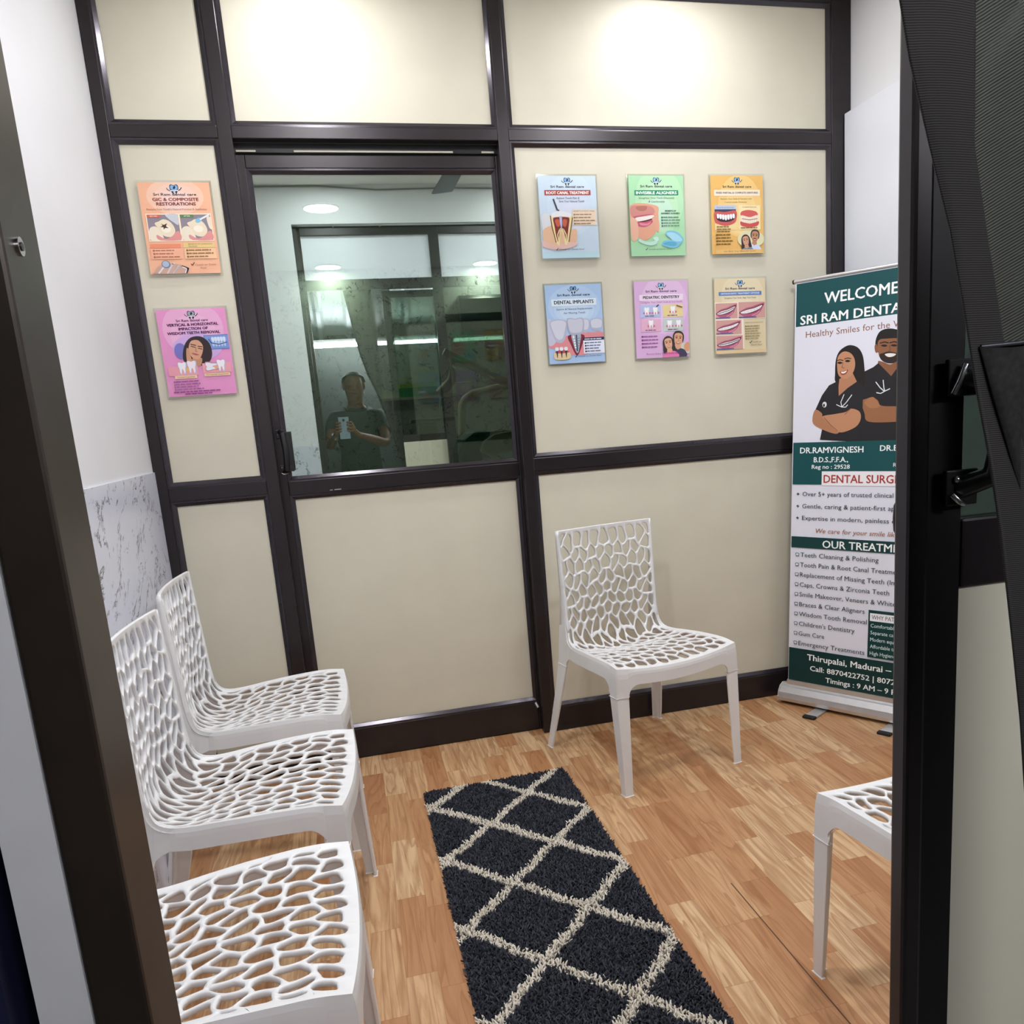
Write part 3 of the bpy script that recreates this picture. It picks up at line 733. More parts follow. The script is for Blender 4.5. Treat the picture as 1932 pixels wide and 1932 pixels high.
def logo(p, cx=.5, y=.03, k=1.0, tone=('#7fb0dc', '#28405f')):
    a, d = tone
    p.blob([(cx-.052*k, y+.012*k), (cx-.03*k, y), (cx, y+.010*k), (cx+.03*k, y), (cx+.052*k, y+.012*k), (cx+.055*k, y+.055*k), (cx+.038*k, y+.085*k), (cx-.038*k, y+.085*k), (cx-.055*k, y+.055*k)], '#22364f')
    p.blob([(cx-.043*k, y+.018*k), (cx-.025*k, y+.009*k), (cx, y+.018*k), (cx+.025*k, y+.009*k), (cx+.043*k, y+.020*k), (cx+.044*k, y+.055*k), (cx, y+.078*k), (cx-.044*k, y+.055*k)], a)
    p.blob([(cx-.012*k, y+.055*k), (cx-.006*k, y+.030*k), (cx+.012*k, y+.020*k), (cx+.020*k, y+.036*k), (cx+.006*k, y+.058*k)], '#10161f')
    p.blob([(cx-.040*k, y+.088*k), (cx-.012*k, y+.090*k), (cx-.012*k, y+.105*k), (cx-.020*k, y+.130*k), (cx-.030*k, y+.112*k)], d)
    p.blob([(cx+.012*k, y+.090*k), (cx+.040*k, y+.088*k), (cx+.030*k, y+.112*k), (cx+.020*k, y+.130*k), (cx+.012*k, y+.105*k)], d)
    p.line([(cx-.085*k, y+.050*k), (cx-.080*k, y+.066*k), (cx-.050*k, y+.078*k), (cx, y+.082*k), (cx+.050*k, y+.074*k), (cx+.082*k, y+.052*k)], .011*k, '#f4f6f6')
    p.line([(cx-.092*k, y+.046*k), (cx-.086*k, y+.064*k), (cx-.055*k, y+.082*k)], .010*k, '#2b3646'); p.line([(cx+.055*k, y+.078*k), (cx+.082*k, y+.060*k), (cx+.094*k, y+.042*k)], .012*k, '#2b3646')
def header(p, col='#3a3a40', y=.188, w=.58, **kw):
    logo(p, **kw); p.text('Sri Ram dental care', .5, y, .036, col, w, bold=.0016)
def consult(p, x, y, w, col='#4a4a4c'):
    p.line([(x, y-.012), (x+.012, y), (x+.036, y-.034)], .010, col); p.text('Consult our Dentist Now!', x+.055, y, .026, col, w, 'L', .25)
def tooth(p, cx, cy, k, col='#f0f0f2', roots=True, shade='#c9ccd6', rot=0, edge=None):
    c, q = math.cos(rot), math.sin(rot)
    def T(pts): return [(cx+(x*c-y*q)*k, cy+(x*q+y*c)*k) for x, y in pts]
    crown = [(-.5, -.42), (-.25, -.5), (0, -.40), (.25, -.5), (.5, -.42), (.48, .05), (.40, .25), (.36, .75), (.22, 1.0), (.12, .60), (0, .34), (-.12, .60), (-.22, 1.0), (-.36, .75), (-.40, .25), (-.48, .05)] if roots else [(-.5, -.42), (-.25, -.5), (0, -.42), (.25, -.5), (.5, -.42), (.50, .1), (.34, .5), (0, .56), (-.34, .5), (-.50, .1)]
    if edge: p.blob(T([(x*1.1, y*1.08) for x, y in crown]), edge)
    p.blob(T(crown), shade); p.blob(T([(x*.84-.03, y*.88-.03) for x, y in crown]), col)
def face(p, cx, cy, k, hair, skin, shirt=None, long=True, tache=False, rot=0, smile=True):
    c, q = math.cos(rot), math.sin(rot)
    def T(pts): return [(cx+(x*c-y*q)*k, cy+(x*q+y*c)*k) for x, y in pts]
    if long: p.blob(T([(-.62, .95), (-.66, .2), (-.55, -.45), (-.2, -.78), (.25, -.76), (.58, -.4), (.68, .25), (.62, 1.0)]), hair)
    else: p.blob(T([(-.52, .1), (-.56, -.4), (-.28, -.74), (.22, -.76), (.54, -.45), (.53, .1), (.35, .2), (-.35, .2)]), hair)
    p.blob(T([(-.20, .45), (.22, .45), (.28, .95), (-.28, .95)]), skin)
    if shirt: p.blob(T([(-.85, 1.55), (-.75, 1.0), (-.3, .82), (0, .95), (.3, .82), (.75, 1.0), (.9, 1.55)]), shirt)
    p.blob(T([(-.43, -.12), (-.36, -.48), (0, -.60), (.36, -.48), (.43, -.12), (.36, .32), (.14, .60), (-.14, .60), (-.36, .32)]), skin)
    for sx in (-1, 1):
        p.blob(T([(sx*.30, -.14), (sx*.20, -.19), (sx*.08, -.13), (sx*.20, -.08)]), '#2a1d18'); p.line(T([(sx*.33, -.26), (sx*.18, -.31), (sx*.07, -.26)]), .05*k, '#33231c')
    p.line(T([(.0, -.08), (.05, .12), (-.02, .15)]), .035*k, '#a9745a')
    if smile: p.blob(T([(-.22, .26), (0, .30), (.22, .26), (.10, .42), (-.10, .42)]), '#8c3f3a'); p.blob(T([(-.17, .28), (0, .315), (.17, .28), (.08, .36), (-.08, .36)]), '#f4efe9')
    else: p.line(T([(-.14, .36), (0, .31), (.14, .36)]), .05*k, '#9c4a48')
    if tache: p.blob(T([(-.2, .23), (0, .17), (.2, .23), (.2, .28), (0, .25), (-.2, .28)]), '#3b2a24')
def smile_pic(p, x0, y0, x1, y1, braces=False):
    w, h = x1-x0, y1-y0
    def T(pts): return [(x0+a*w, y0+b*h) for a, b in pts]
    p.rect(x0, y0, x1, y1, '#d3a199')
    p.blob(T([(.02, .66), (.25, .40), (.50, .30), (.70, .18), (.96, .08), (.90, .38), (.80, .66), (.60, .90), (.35, .97), (.15, .88)]), '#b8607c')
    p.blob(T([(.04, .64), (.28, .46), (.56, .36), (.93, .14), (.82, .44), (.60, .66), (.30, .76), (.10, .74)]), '#5c2634')
    p.blob(T([(.08, .64), (.30, .50), (.58, .40), (.88, .22), (.80, .42), (.58, .60), (.30, .72), (.12, .72)]), '#ece9e6')
    for a in (.22, .34, .46, .58, .69, .79): p.line(T([(a, .60-(a-.2)*.42), (a+.02, .74-(a-.2)*.48)]), .008*w, '#bdb7b8')
    if braces: p.line(T([(.12, .66), (.32, .59), (.58, .49), (.84, .31)]), .030*w*.8, '#4c4a5c')
    p.line(T([(.50, .86), (.66, .76), (.78, .60)]), .030*w, '#e49ab2')
    p.rect(x0, y1-.07*h, x0+.66*w, y1, '#4a5a98')

PW, PH = .2175, .2830
def poster(cx, cz, ang, lab, art, bg):
    t = tag(empty('poster', (cx, 0.010, cz)), lab, 'poster', 'dental posters on the cream panels'); t.rotation_euler = (0, math.radians(ang), 0)
    q = MB(); q.box(-PW/2-.006, PW/2+.006, -.0035, .0065, -PH/2-.007, PH/2+.007, CLEARPLASTIC); h = q.build('acrylic_holder', t, local=True, bevel=.001)
    p = Print(lambda a: (a[0]-.5)*PW, lambda a: PH/2-a[1]*PW); p.y0 = -.0036; p.lim = (0.0, 1.0, 0.0, PH/PW)
    p.mb.box(-PW/2, PW/2, -.0036, .0015, -PH/2, PH/2, pm(bg)); art(p); p.mb.build('printed_page', t, local=True)
    return t
def art_root(p):
    for i, c in enumerate(('#cfe3f2', '#d5e3f3', '#dbe4f4')): p.ell(.55, .45+.1*i, .42-.1*i, .5-.13*i, c)
    p.rect(0, 1.20, 1, 1.30, '#bfe0ea'); header(p, '#4a4a4e')
    p.rect(.10, .225, .90, .305, '#a9443c'); p.text('ROOT CANAL TREATMENT', .5, .288, .044, '#fbf3ee', .74, bold=.003)
    p.text('Relieve Tooth Pain &', .50, .365, .032, '#4a4d52', .40, shear=.2); p.text('Save Your Natural Tooth', .56, .415, .032, '#4a4d52', .44, shear=.2)
    p.line([(.245, .37), (.30, .53)], .028, '#3f444c'); p.line([(.30, .53), (.33, .545)], .02, '#3f444c')
    p.rect(.56, .53, .98, .78, '#eedbc0'); p.text('BENEFITS OF ROOT CANAL', .77, .567, .022, '#8a6a50', .37); p.bars(.58, .61, 4, .048, .36, .016, '#a3805f', 3, '#8a6a50')
    p.blob([(.03, .62), (.16, .60), (.18, .80), (.14, 1.02), (.07, 1.02), (.02, .80)], '#dfe1e6'); p.blob([(.03, .86), (.20, .78), (.33, .84), (.55, .84), (.62, .86), (.60, 1.04), (.50, 1.12), (.20, 1.13), (.05, 1.05)], '#e8bf9c')
    p.blob([(.02, 1.02), (.2, 1.09), (.55, 1.05), (.60, 1.10), (.30, 1.17), (.03, 1.12)], '#e8c2b8')
    p.blob([(.17, .62), (.30, .58), (.45, .60), (.56, .64), (.53, .80), (.50, .95), (.44, 1.08), (.40, 1.08), (.375, .92), (.35, .86), (.325, .92), (.30, 1.08), (.25, 1.07), (.20, .92), (.19, .78)], '#f1dda0')
    p.blob([(.22, .67), (.30, .65), (.43, .65), (.50, .67), (.48, .80), (.45, .95), (.42, 1.04), (.395, .90), (.35, .81), (.315, .90), (.285, 1.04), (.255, .95), (.235, .80)], '#7e2f2a')
    p.blob([(.25, .70), (.32, .69), (.33, .78), (.28, .80)], '#c8644a'); p.blob([(.39, .69), (.46, .70), (.43, .80), (.38, .78)], '#c8644a')
    p.blob([(.33, .63), (.37, .63), (.365, .80), (.34, .80)], '#b9bde0'); p.line([(.30, 1.09), (.28, .93), (.32, .845), (.355, .83), (.39, .845), (.43, .93), (.41, 1.09)], .018, '#f4e4b4')
    p.blob([(.19, .60), (.30, .56), (.44, .57), (.54, .61), (.50, .655), (.36, .635), (.22, .655)], '#eef0f2'); p.line([(.175, .63), (.19, .80), (.245, 1.05)], .014, '#5a3a24'); p.line([(.555, .66), (.525, .80), (.47, 1.04)], .014, '#5a3a24')
    consult(p, .24, 1.175, .44)
def art_align(p):
    for i, c in enumerate(('#b5e3b6', '#bde7bf', '#c6ead0')): p.ell(.55, .40+.1*i, .44-.1*i, .55-.14*i, c)
    header(p, '#3d4a44', tone=('#8cc0e0', '#22303c')); p.rect(.10, .235, .90, .315, '#1f8a64'); p.text('INVISIBLE ALIGNERS', .5, .298, .046, '#eefcf4', .74, bold=.003)
    p.text('Straighten Your Teeth Discreetly', .5, .372, .030, '#4d6a52', .66, shear=.2); p.text('& Comfortably', .5, .430, .030, '#4d6a52', .30, shear=.2)
    p.blob([(.01, .48), (.48, .48), (.52, .62), (.50, .82), (.40, .98), (.22, 1.05), (.14, .98), (.10, .98), (.01, .95)], '#e3a98c'); p.blob([(.02, .50), (.20, .48), (.40, .50), (.45, .60), (.30, .66), (.05, .68)], '#d28f86')
    p.blob([(.12, .50), (.30, .49), (.30, .55), (.22, .57), (.14, .55)], '#b9776a')
    p.blob([(.03, .67), (.25, .63), (.40, .62), (.46, .66), (.42, .74), (.30, .82), (.16, .82), (.08, .75)], '#c75f76'); p.blob([(.10, .70), (.42, .65), (.41, .70), (.26, .745), (.13, .74)], '#5a1f22')
    p.blob([(.10, .68), (.25, .655), (.42, .635), (.43, .675), (.27, .72), (.12, .735)], '#f3ece2'); p.blob([(.17, .76), (.30, .77), (.38, .74), (.32, .80), (.20, .80)], '#e68fa4')
    p.blob([(.01, .69), (.10, .70), (.14, .80), (.13, 1.0), (.05, 1.06), (.01, 1.0)], '#e8b79c'); p.blob([(.40, .68), (.50, .66), (.53, .80), (.50, .92), (.44, .80)], '#e3ad90')
    p.text('BENEFITS OF', .745, .578, .020, '#2c5c46', .20, bold=.002); p.text('INVISIBLE ALIGNERS', .745, .618, .020, '#2c5c46', .34, bold=.002); p.bars(.57, .672, 4, .047, .34, .016, '#5b8a6e', 5, '#2f6b4c')
    p.blob([(.14, 1.06), (.25, 1.11), (.36, 1.13), (.47, 1.10), (.50, 1.02), (.46, 1.04), (.36, 1.07), (.25, 1.06), (.16, 1.02)], '#bfe8d8'); p.blob([(.40, 1.01), (.48, .99), (.51, 1.04), (.46, 1.06)], '#c9eee0')
    p.blob([(.64, .92), (.72, .89), (.86, .92), (.95, 1.00), (.96, 1.06), (.88, 1.14), (.78, 1.18), (.62, 1.15), (.56, 1.12), (.60, 1.06), (.75, 1.04), (.66, .98)], '#7fc4de'); p.blob([(.66, .93), (.80, .93), (.93, 1.02), (.92, 1.07), (.78, 1.06), (.70, .99)], '#a9dcee'); p.blob([(.58, 1.11), (.72, 1.07), (.84, 1.10), (.78, 1.15)], '#5fb0d0')
    consult(p, .26, 1.205, .42, '#2f6b40')
def art_dent(p):
    for i, c in enumerate(('#ecc77e', '#efcf8a', '#f1d492')): p.ell(.55, .5+.1*i, .42-.1*i, .52-.13*i, c)
    header(p, '#4e4636', y=.200, w=.55, y_=0) if False else header(p, '#4e4636', y=.200, w=.55)
    p.rect(.06, .235, .94, .335, '#f3e3cc'); p.text('FIXED PARTIAL & COMPLETE DENTURES', .5, .298, .030, '#5a4636', .80, bold=.0015)
    p.text('Restore Your Smile & Function with', .48, .395, .026, '#8a7228', .60, shear=.2); p.text('Custom-made Dentures', .47, .448, .026, '#8a7228', .42, shear=.2)
    p.rect(.06, .50, .48, .90, '#efd79a'); p.rect(.52, .49, .94, .90, '#f1dfae'); p.rect(.06, .49, .47, .555, '#b9c6dc'); p.rect(.06, .555, .47, .62, '#3a4260'); p.text('Fixed Partial Dentures', .265, .535, .020, '#3c4a70', .32); p.text('Complete Dentures', .73, .530, .020, '#6a4a3a', .27)
    p.blob([(.06, .60), (.26, .60), (.47, .58), (.47, .74), (.40, .80), (.26, .83), (.12, .80), (.06, .76)], '#c8605c'); p.blob([(.09, .64), (.20, .66), (.34, .66), (.45, .63), (.44, .71), (.34, .76), (.18, .76), (.10, .72)], '#3a2a30')
    for i in range(7): p.blob([(.10+i*.05, .655-abs(i-3)*.006), (.14+i*.05, .655-abs(i-3)*.006), (.138+i*.05, .73-abs(i-3)*.01), (.105+i*.05, .73-abs(i-3)*.01)], '#f3f3f4')
    p.blob([(.57, .60), (.70, .57), (.86, .60), (.88, .67), (.73, .70), (.57, .67)], '#cf5f5a'); p.blob([(.56, .76), (.73, .80), (.90, .76), (.88, .83), (.73, .86), (.57, .83)], '#c9534f'); p.blob([(.57, .66), (.73, .69), (.88, .66), (.88, .76), (.73, .79), (.57, .76)], '#efe3cd'); p.line([(.58, .715), (.73, .735), (.88, .715)], .012, '#8a6a58')
    for i in range(7): p.line([(.61+i*.042, .675), (.61+i*.042, .775)], .004, '#c9b89c')
    p.bars(.09, .845, 3, .04, .32, .016, '#7c5c2c', 4); p.bars(.55, .868, 1, .04, .34, .014, '#7c5c2c', 6)
    p.bars(.07, .98, 4, .052, .34, .020, '#7a5a24', 8, '#7a5a24')
    p.ell(.74, 1.06, .26, .15, '#dcd9b0'); face(p, .82, 1.02, .155, '#3c3a3c', '#c08a68', '#cfd8ec', False, True, .12); face(p, .64, 1.09, .135, '#3a2a28', '#d29e7e', '#7e8a9c', True, False, -.15)
    p.rect(.05, 1.235, .95, 1.30, '#e6bd78'); p.text('Get Back Your Beautiful Smile!', .52, 1.27, .024, '#6b4a20', .62, shear=.2)
def art_impl(p):
    for i, c in enumerate(('#b3cfec', '#bdd6ee', '#c6dcf0')): p.ell(.5, .35+.05*i, .46-.1*i, .34-.09*i, c)
    header(p, '#2e3c58', tone=('#6f9fd0', '#1d2c44')); p.rect(.10, .235, .90, .350, '#dcecf4'); p.text('DENTAL IMPLANTS', .5, .315, .056, '#1e2b42', .70, bold=.003)
    p.text('Secure & Natural Replacement', .5, .415, .032, '#4a5f86', .64, shear=.1); p.text('for Missing Teeth', .5, .480, .032, '#4a5f86', .38, shear=.1)
    p.blob([(.0, .84), (.15, .80), (.35, .84), (.55, .80), (.8, .80), (1.0, .82), (1.0, 1.02), (.70, 1.16), (.40, 1.16), (.2, 1.06), (.0, 1.02)], '#dd8f94')
    p.blob([(.0, .58), (.07, .57), (.14, .70), (.15, .88), (.09, .98), (.0, .96)], '#c3c6d8')
    for x, wd, b in ((.20, .15, .93), (.67, .08, .80), (.88, .11, .78)): p.blob([(x-wd, .60), (x, .565), (x+wd, .60), (x+wd*.98, .72), (x+wd*.5, b), (x-wd*.4, b), (x-wd*.95, .72)], '#b4b8cc'); p.blob([(x-wd*.86, .61), (x, .58), (x+wd*.84, .61), (x+wd*.78, .71), (x+wd*.36, b-.05), (x-wd*.32, b-.05), (x-wd*.8, .71)], '#cfd3e0')
    p.blob([(.36, .84), (.64, .84), (.60, 1.0), (.52, 1.16), (.47, 1.16), (.40, 1.0)], '#7c2a38')
    p.blob([(.42, .82), (.58, .82), (.56, .98), (.525, 1.12), (.485, 1.12), (.44, .98)], '#aab2bf'); p.line([(.505, .83), (.505, 1.10)], .025, '#3a4a66'); p.line([(.45, .85), (.48, 1.05)], .022, '#eef1f5')
    for i in range(5): p.line([(.435+i*.01, .90+i*.042), (.572-i*.01, .888+i*.042)], .008, '#6c7686')
    p.blob([(.35, .57), (.42, .55), (.50, .565), (.58, .55), (.65, .575), (.65, .72), (.60, .82), (.41, .82), (.36, .72)], '#aeb2c6'); p.blob([(.37, .585), (.43, .565), (.50, .58), (.57, .565), (.63, .59), (.625, .71), (.585, .79), (.42, .79), (.38, .71)], '#c9ccda')
    p.rect(.62, .90, 1.0, 1.155, '#e9eef8'); p.rect(.62, .885, 1.0, .935, '#1f2a4c'); p.bars(.645, .912, 1, .05, .33, .016, '#dfe6f4', 2); p.bars(.645, .975, 4, .047, .33, .017, '#5a6c98', 7, '#1f2a4c')
    p.blob([(.09, 1.12), (.22, 1.09), (.36, 1.12), (.38, 1.20), (.30, 1.235), (.12, 1.23), (.08, 1.18)], '#dcc79a'); p.blob([(.10, 1.11), (.22, 1.07), (.36, 1.11), (.22, 1.13)], '#c04a48')
    for x in (.14, .22, .30): p.blob([(x-.022, 1.05), (x+.022, 1.05), (x+.014, 1.12), (x, 1.21), (x-.014, 1.12)], '#2f3340'); p.blob([(x-.028, 1.03), (x+.028, 1.03), (x+.024, 1.08), (x-.024, 1.08)], '#e9edf2')
    consult(p, .46, 1.205, .42, '#2c3c68')
def art_ped(p):
    for i, c in enumerate(('#e3c2e4', '#e6c8e8', '#e9ceec')): p.ell(.55, .4+.1*i, .44-.1*i, .5-.13*i, c)
    header(p, '#50385a', tone=('#8fc0e4', '#2c3444')); p.rect(.09, .225, .91, .325, '#f2e0f2'); p.text('PEDIATRIC DENTISTRY', .5, .294, .046, '#33263c', .68, bold=.003)
    p.text("Caring for Your Child's Smile & Oral Health", .5, .368, .028, '#b0489c', .78, shear=.1)
    for x0, y0, c in ((.10, .40, '#b7c7ec'), (.52, .40, '#ead79c'), (.10, .64, '#e3b4cc'), (.52, .64, '#c3d3cc')): p.rect(x0, y0, x0+.38, y0+.21, c); p.bars(x0+.08, y0+.185, 1, .04, .22, .015, '#6d4f6c', int(x0*90+y0*10))
    for cx, cy in ((.22, .49), (.38, .49), (.71, .48), (.29, .71), (.64, .72), (.81, .72)): p.rect(cx-.07, cy+.03, cx+.07, cy+.06, '#d8788c'); tooth(p, cx, cy-.005, .10, '#f6f6f8', True, '#d6d3e0')
    p.line([(.78, .42), (.88, .45)], .02, '#7a5a4a'); p.line([(.40, .43), (.44, .40)], .02, '#444050')
    p.bars(.10, .93, 4, .060, .30, .018, '#a05a9c', 5, '#8a2f84')
    p.blob([(.55, 1.22), (.60, 1.12), (.80, 1.08), (1.0, 1.06), (1.0, 1.24)], '#cfd0bc'); face(p, .79, 1.00, .185, '#35302f', '#dba684', '#41415a', False, False, .08); face(p, .60, 1.07, .165, '#3a3434', '#e0ab8a', '#e07cae', True, False, -.16); p.blob([(.90, 1.10), (.97, 1.05), (1.0, 1.10), (.98, 1.20), (.91, 1.19)], '#d79c7c')
    p.text("Because Every Child's Smile Matters", .52, 1.245, .028, '#8a2a78', .68)
def art_orth(p):
    for i, c in enumerate(('#e8dbb8', '#ebdfbe', '#eee3c4')): p.ell(.55, .3+.1*i, .42-.1*i, .4-.1*i, c)
    header(p, '#4a4840'); p.rect(.08, .225, .92, .290, '#5d83bc'); p.text('ORTHODONTIC TREATMENT OPTIONS', .5, .272, .030, '#cfe0f4', .76, bold=.002); p.text('Straighten Your Smile, Align Your Teeth', .5, .345, .026, '#5f5a48', .62, shear=.1)
    p.rect(.0, .405, 1.0, .70, '#f6ecd8'); p.rect(0, .70, .56, 1.235, '#f6ecd8')
    smile_pic(p, .01, .42, .44, .685, True); smile_pic(p, .46, .41, .99, .685); smile_pic(p, .01, .715, .51, .955); smile_pic(p, .01, .985, .53, 1.225, True)
    p.text('BENEFITS OF ORTHODONTICS', .76, .78, .020, '#6d6444', .36); p.bars(.58, .83, 6, .044, .30, .015, '#8f8458', 9, '#7a7048')
    p.line([(.66, 1.115), (.675, 1.13), (.705, 1.09)], .012, '#4a4838'); p.text('Consult our', .80, 1.125, .030, '#5a5644', .20, shear=.2); p.text('Dentist Now!', .80, 1.175, .030, '#5a5644', .22, shear=.2); p.rect(0, 1.245, 1.0, 1.302, '#e2c99c')
def art_gic(p):
    for i, c in enumerate(('#f3c8ae', '#f2cdba', '#f0d2c8')): p.ell(.5, .2+.02*i, .40-.1*i, .26-.06*i, c)
    header(p, '#4c3a3c', w=.60, k=1.1); p.text('GIC & COMPOSITE', .5, .262, .044, '#8a3f34', .64, bold=.003); p.text('RESTORATIONS', .5, .325, .044, '#8a3f34', .55, bold=.003)
    p.text("Restore Your Tooth's Natural Function & Aesthetics", .5, .392, .026, '#9c6a58', .84)
    p.rect(.05, .440, .97, .835, '#fbe6cc'); p.rect(.065, .455, .50, .82, '#8e8690'); p.rect(.525, .455, .955, .82, '#8e8690')
    for o in (0, .455):
        p.blob([(.075+o, .66), (.16+o, .62), (.23+o, .68), (.26+o, .80), (.24+o, .815), (.075+o, .815)], '#ece0ca'); p.blob([(.17+o, .74), (.30+o, .80), (.44+o, .70), (.49+o, .70), (.49+o, .815), (.20+o, .815)], '#dc9490')
        p.blob([(.16+o, .58), (.22+o, .55), (.29+o, .52), (.37+o, .55), (.42+o, .62), (.43+o, .70), (.36+o, .77), (.26+o, .75), (.21+o, .66)], '#eadcc0'); p.ell(.31+o, .66, .07, .05, '#f5ecd8')
    p.blob([(.25, .58), (.285, .60), (.33, .58), (.315, .62), (.345, .645), (.30, .645), (.275, .665), (.275, .635), (.235, .63), (.265, .61)], '#4a3424')
    p.blob([(.33, .455), (.49, .455), (.49, .60), (.42, .56), (.36, .51)], '#c9ccd2'); p.blob([(.74, .53), (.80, .50), (.83, .53), (.79, .57), (.745, .57)], '#86bfdc'); p.line([(.81, .525), (.94, .46)], .025, '#e8e8ea'); p.blob([(.90, .50), (.955, .50), (.955, .66), (.92, .64)], '#eadcc6')
    p.rect(.07, .457, .25, .495, '#d5664e'); p.rect(.53, .457, .72, .495, '#5c8a4c'); p.text('BEFORE', .16, .487, .020, '#fae6dc', .10); p.text('AFTER', .625, .487, .020, '#eef6e4', .09)
    p.rect(.05, .870, .48, .930, '#e8906e'); p.rect(.52, .860, .97, .930, '#e3c684'); p.text('BENEFITS OF COMPOSITE', .76, .887, .018, '#6c4a2c', .34); p.text('FILLINGS', .65, .918, .018, '#6c4a2c', .12); p.rect(.05, .935, .48, 1.09, '#f0b394'); p.rect(.52, .935, .97, 1.09, '#f3c69c')
    p.bars(.08, .965, 3, .046, .34, .016, '#b0725a', 3, '#a35f48'); p.bars(.55, .965, 3, .046, .36, .016, '#8f6a3c', 5, '#7a5a30')
    p.blob([(.05, 1.28), (.15, 1.18), (.35, 1.16), (.50, 1.20), (.52, 1.295), (.05, 1.295)], '#c9a493'); p.line([(.12, 1.29), (.20, 1.20)], .022, '#d8dadf'); p.ell(.235, 1.165, .062, .055, '#6f7e98'); p.ell(.232, 1.162, .048, .043, '#aebccf')
    p.line([(.24, 1.295), (.33, 1.16), (.36, 1.15)], .020, '#c9ccd2'); p.line([(.32, 1.295), (.42, 1.18)], .020, '#b7babf'); p.line([(.46, 1.195), (.54, 1.23), (.51, 1.295)], .026, '#3c3c40'); p.line([(.46, 1.205), (.52, 1.232), (.495, 1.29)], .012, '#eeeeee')
    p.line([(.59, 1.165), (.605, 1.185), (.64, 1.145)], .012, '#7a4a3c'); p.text('Consult our Dentist', .80, 1.19, .026, '#8a5546', .30, shear=.2); p.text('Now!', .76, 1.235, .024, '#8a5546', .09, shear=.2)
def art_wis(p):
    for i, c in enumerate(('#e9aed4', '#ebb6da', '#dcb6e2')): p.ell(.5, .3+.1*i, .44-.1*i, .42-.1*i, c)
    header(p, '#4c2c50', w=.46, tone=('#9aa6ac', '#20242c'))
    for i, (q, wd) in enumerate((('VERTICAL & HORIZONTAL', .74), ('IMPACTION OF', .42), ('WISDOM TEETH REMOVAL', .76))): p.text(q, .5, .250+i*.062, .040, '#541c4e', wd, bold=.003)
    p.ell(.52, .58, .36, .20, '#cfaee2'); p.rect(.63, .40, .985, .62, '#5f7fc0'); p.rect(.64, .41, .985, .605, '#7e9ad4')
    for i in range(5): p.blob([(.74+i*.042, .44), (.775+i*.042, .44), (.775+i*.042, .50), (.745+i*.042, .50)], '#d3e2f6'); p.blob([(.74+i*.042, .515), (.775+i*.042, .515), (.77+i*.042, .57), (.75+i*.042, .57)], '#b9cff0')
    p.line([(.70, .46), (.73, .52), (.84, .545), (.96, .52)], .012, '#32487e')
    p.ell(.27, .62, .09, .12, '#7a78c2'); p.blob([(.30, .78), (.30, .64), (.36, .50), (.46, .42), (.60, .42), (.70, .52), (.72, .68), (.66, .80), (.52, .85), (.46, .82)], '#33262a'); p.blob([(.42, .74), (.56, .74), (.52, .86), (.46, .84)], '#c48d70')
    p.blob([(.39, .58), (.44, .48), (.54, .47), (.60, .55), (.58, .66), (.52, .75), (.44, .74), (.395, .67)], '#d6a284'); p.line([(.43, .555), (.49, .575)], .012, '#3a2a26'); p.line([(.53, .59), (.585, .605)], .012, '#3a2a26'); p.line([(.43, .525), (.50, .545)], .014, '#4a342c'); p.line([(.53, .56), (.59, .57)], .014, '#4a342c'); p.line([(.50, .58), (.485, .635), (.51, .64)], .010, '#a8735a'); p.blob([(.42, .655), (.48, .665), (.53, .69), (.47, .69)], '#b35a58')
    p.blob([(.34, .80), (.345, .66), (.365, .58), (.39, .60), (.405, .72), (.42, .80), (.38, .86)], '#cd9878')
    p.rect(.05, .85, .48, .99, '#e8a3ae'); p.rect(.55, .82, .97, .97, '#e8a3ae')
    tooth(p, .26, .85, .13, '#f1eef4', True, '#bdb9cc'); tooth(p, .40, .84, .14, '#f4eaf2', True, '#bdb9cc'); tooth(p, .66, .87, .13, '#efeaf2', True, '#bdb9cc', -math.pi/2, '#a8485c'); tooth(p, .83, .84, .13, '#f1eef4', True, '#bdb9cc'); p.ell(.33, .90, .015, .03, '#f3c24a'); p.ell(.745, .895, .02, .018, '#f0b43c')
    p.rect(.13, .99, .45, 1.035, '#f0cfa8'); p.rect(.56, .975, .94, 1.020, '#f0cfa8'); p.text('Vertical Impaction', .29, 1.022, .022, '#6a3a3c', .26); p.text('Horizontal Impaction', .75, 1.006, .022, '#6a3a3c', .32)
    p.bars(.10, 1.075, 4, .040, .40, .015, '#9c5a9c', 11, '#a868a4'); p.bars(.08, 1.235, 1, .04, .80, .017, '#8a3f88', 12); p.bars(.24, 1.27, 1, .04, .50, .017, '#8a3f88', 13)

poster(1.805, 1.965, .2, 'pale blue root canal poster showing a tooth in section, top left of the six', art_root, '#cbdfee')
poster(2.149, 1.965, .3, 'green aligner poster showing a mouth held open, top middle of the six', art_align, '#a9ddae')
poster(2.478, 1.965, .2, 'orange denture poster with a smiling couple, top right of the six', art_dent, '#e6b768')
poster(1.803, 1.589, -.1, 'blue poster of an implant screw under a tooth, bottom left of the six', art_impl, '#a9c6e8')
poster(2.150, 1.591, .5, 'pink poster with two laughing children, bottom middle of the six', art_ped, '#dbb4dc')
poster(2.480, 1.591, .4, 'beige poster with four photos of smiles, bottom right of the six', art_orth, '#e2d3ab')
poster(.475, 1.946, .3, 'peach filling poster with two tooth photos, left of the glass door', art_gic, '#f0b794')
poster(.470, 1.551, -.3, 'bright pink wisdom tooth poster with a woman holding her cheek', art_wis, '#e598c8')

